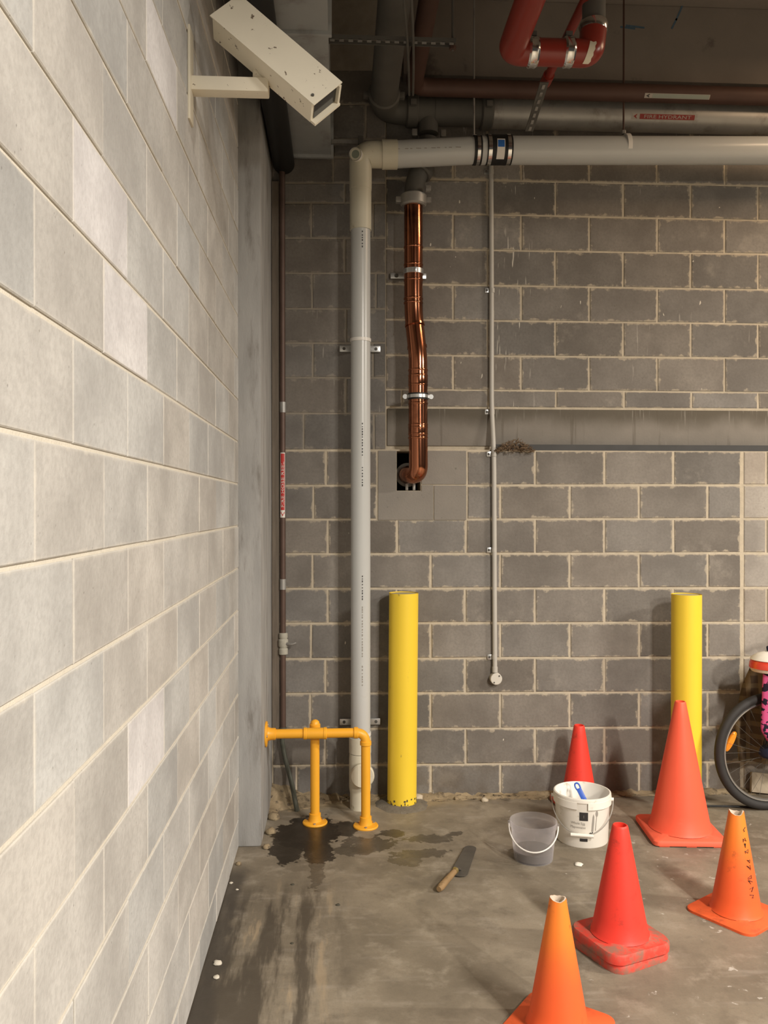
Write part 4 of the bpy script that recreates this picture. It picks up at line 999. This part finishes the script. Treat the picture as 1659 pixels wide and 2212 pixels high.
# dark cable on the floor at the right
pa = onZ(1505, 1741, .006); pb = onZ(1640, 1744, .006)
o = MB().tube(fillet([pa, (pa+pb)/2+Vector((0, .01, 0)), pb], .2, 6), .006, 8).build('floor_cable', 'black'); tag(o, 'black cable lying on the floor behind the bicycle wheel', 'cable')

# ------------------------------------------------------------------ bicycle with things hung on it
YW = -.30; wc = onY(1661, 1645, YW); RWH = .327; wc.z = RWH
t = thing('bicycle', 'bicycle parked along the wall, only its black front tyre and rim in view', 'bicycle', (wc.x, YW, 0))
def wheel(c, steer):
    Rm = Matrix.Rotation(steer, 3, 'Z') @ Matrix.Rotation(PI/2, 3, 'X')
    def tor(R0, r0, r1, seg=64, s2=12):
        vs = []; fs = []
        for i in range(seg):
            a = 2*PI*i/seg
            for j in range(s2):
                b_ = 2*PI*j/s2; rr = R0+r0*math.cos(b_); vs.append(c+Rm @ Vector((rr*math.cos(a), rr*math.sin(a), r1*math.sin(b_))))
        for i in range(seg):
            for j in range(s2): fs.append((i*s2+j, ((i+1) % seg)*s2+j, ((i+1) % seg)*s2+(j+1) % s2, i*s2+(j+1) % s2))
        return MB().add(vs, fs)
    w = tor(RWH-.024, .024, .025).build('tyre', 'tyre', t)
    tor(RWH-.054, .009, .014, 64, 10).build('wheel_rim', 'alloy', w)
    hb2 = MB().tube([c+Rm @ Vector((0, 0, -.05)), c+Rm @ Vector((0, 0, .05))], .02, 16).build('hub', 'alloy', w)
    for i in range(28):
        a = 2*PI*i/28; z = .03 if i % 2 else -.03
        MB().tube([c+Rm @ Vector((.018*math.cos(a+.8), .018*math.sin(a+.8), z)), c+Rm @ Vector(((RWH-.06)*math.cos(a), (RWH-.06)*math.sin(a), 0))], .0009, 5, False).build('spoke', 'galv_dark', w)
    return w, Rm
w, Rm = wheel(wc, .10)
# amber reflector on the spokes
rp = onY(1579, 1602, YW-.012); Rr = Matrix.Rotation(-math.radians(27), 3, 'Y')
bmv = [];
m_ = MB(); N_ = 20
ov = [(math.cos(2*PI*i/N_), math.sin(2*PI*i/N_)) for i in range(N_)]
for k_, dy in ((1, .010), (1, 0), (.8, -.006)):
    for cx_, sy_ in ov:
        sx = .0175*abs(cx_)**.8*(1 if cx_ > 0 else -1); szz = .060*abs(sy_)**.9*(1 if sy_ > 0 else -1); m_.v.append(tuple(rp+Rr.inverted() @ Vector((sx*k_, dy, szz*k_)) if False else rp+Matrix.Rotation(math.radians(27), 3, 'Y') @ Vector((sx*k_, dy, szz*k_))))
m_.f = [(j*N_+i, j*N_+(i+1) % N_, (j+1)*N_+(i+1) % N_, (j+1)*N_+i) for j in range(2) for i in range(N_)]+[tuple(range(2*N_, 3*N_)), tuple(range(N_-1, -1, -1))]
rf = m_.build('spoke_reflector', 'amber', w, ang=30)
# fork, frame, rear wheel and controls to the right
hd = wc+Vector((.17, 0, .50)); bar = wc+Vector((.20, 0, .66)); bbk = wc+Vector((.64, .03, -.03)); seat = wc+Vector((.50+.30, .04, .46)); rw = wc+Vector((1.06, .06, 0))
for s in (-1, 1): MB().tube(fillet([wc+Vector((0, s*.055, 0)), wc+Vector((.08, s*.05, .30)), hd+Vector((-.02, s*.02, -.12))], .1, 5), .011, 12).build('fork_blade', 'frame_dark', t)
MB().tube([hd+Vector((-.02, 0, -.12)), hd+Vector((.02, 0, .04))], .019, 16).build('head_tube', 'frame_dark', t)
MB().tube([hd, bar], .014, 12).build('stem', 'alloy', t)
MB().tube(fillet([bar+Vector((-.03, -.02-.10, .0)), bar+Vector((.0, -.08, .02)), bar, bar+Vector((0, .08, .02)), bar+Vector((.04, .18, 0))], .04, 5), .012, 12).build('handlebar', 'frame_dark', t)
MB().tube([hd+Vector((0, 0, -.02)), seat+Vector((0, 0, -.12))], .016, 14).build('top_tube', 'frame_dark', t); MB().tube([hd+Vector((-.01, 0, -.09)), bbk], .018, 14).build('down_tube', 'frame_dark', t)
MB().tube([bbk, seat], .015, 14).build('seat_tube', 'frame_dark', t)
for s in (-1, 1):
    MB().tube([bbk, rw+Vector((0, s*.05, 0))], .009, 10).build('chain_stay', 'frame_dark', t); MB().tube([seat+Vector((0, 0, -.14)), rw+Vector((0, s*.05, 0))], .008, 10).build('seat_stay', 'frame_dark', t)
MB().tube([seat+Vector((.13, 0, .03)), seat+Vector((.05, 0, .035)), seat+Vector((-.12, 0, .02))], [.055, .06, .02], 14).build('saddle', 'black', t)
wheel(rw, 0.0)
# plaid cloth draped behind the wheel
def drape(pts_l, pts_r, Y, amp, nf, name, mat, label, cat, nx=26, ny=18, th=.012):
    vs = []
    for j in range(ny+1):
        v = j/ny; k_ = v*(len(pts_l)-1); i0 = min(int(k_), len(pts_l)-2); f_ = k_-i0
        l = Vector(pts_l[i0])*(1-f_)+Vector(pts_l[i0+1])*f_; r = Vector(pts_r[i0])*(1-f_)+Vector(pts_r[i0+1])*f_
        for i in range(nx+1):
            u = i/nx; q = l*(1-u)+r*u; p = onY(q.x, q.y, Y); vs.append(Vector((p.x, p.y-amp*(math.sin(u*nf*PI+v*.8)*.5+.5)*(.35+.65*v)-.05*math.sin(u*PI), p.z)))
    n_ = len(vs); fs = [(j*(nx+1)+i, j*(nx+1)+i+1, (j+1)*(nx+1)+i+1, (j+1)*(nx+1)+i) for j in range(ny) for i in range(nx)]
    mb = MB(); mb.add(vs, fs); c = sum(vs, Vector())/n_
    o = mb.build(name, mat, origin=c); md = o.modifiers.new('thickness', 'SOLIDIFY'); md.thickness = th; md.offset = -1
    return tag(o, label, cat)
drape([(1624, 1428), (1600, 1478), (1588, 1528), (1580, 1560), (1588, 1640)], [(1720, 1415), (1735, 1480), (1745, 1530), (1750, 1570), (1740, 1640)], -.13, .05, 7, 'plaid_cloth', 'plaid', 'brown plaid cloth hanging behind the bicycle wheel', 'cloth')
drape([(1650, 1424), (1645, 1470), (1642, 1530), (1639, 1575), (1652, 1598)], [(1760, 1424), (1765, 1470), (1765, 1540), (1760, 1590), (1740, 1625)], -.36, .03, 5, 'pink_bag', 'pink', 'pink bag with black pattern hanging on the bicycle', 'bag', th=.03)
hc = onY(1662, 1438, -.33)
t = thing('red_bundle', 'red and white rounded shell resting on top of the pink bag', 'helmet', hc)
pr = [(.105*math.cos(a_), .075*math.sin(a_)) for a_ in [i*PI/2/8 for i in range(9)]]
MB().lathe([(.09, -.012), (.105, -.01)]+pr, 32, hc).build('shell', 'red_gloss', t)
MB().lathe([(.099, .034), (.100, .036), (.088, .05), (.06, .068), (.03, .078), (.001, .080)], 32, hc).build('white_crown', 'plaster', t)
MB().lathe([(.092, -.03), (.098, -.022), (.098, -.006), (.09, -.005)], 32, hc).build('tan_lining', 'torn', t)
o = chip('navy_cloth', 'navy cloth scrap on top of the red and white shell', hc+Vector((.03, 0, .08)), .045, 'navy', .6, cat='cloth')
# dark bundle below the pink bag
o = chip('dark_bundle', 'dark tangled bundle hanging beneath the pink bag', onY(1672, 1635, -.34), .07, 'navy', .8, cat='bundle')
# pale stone offcut at the wall foot
pa = onY(1618, 1735, -.06); 
R_ = Matrix.Rotation(-.22, 3, 'X') @ Matrix.Rotation(.12, 3, 'Y')
o = MB().box((pa.x+.10, -.05, .062), (.17, .026, .115), R_).build('stone_offcut', pm('pale_stone', (.40, .335, .25, 1), .9, var=.15), bevel=.006); tag(o, 'pale stone offcut leaning on the wall behind the wheel', 'stone')
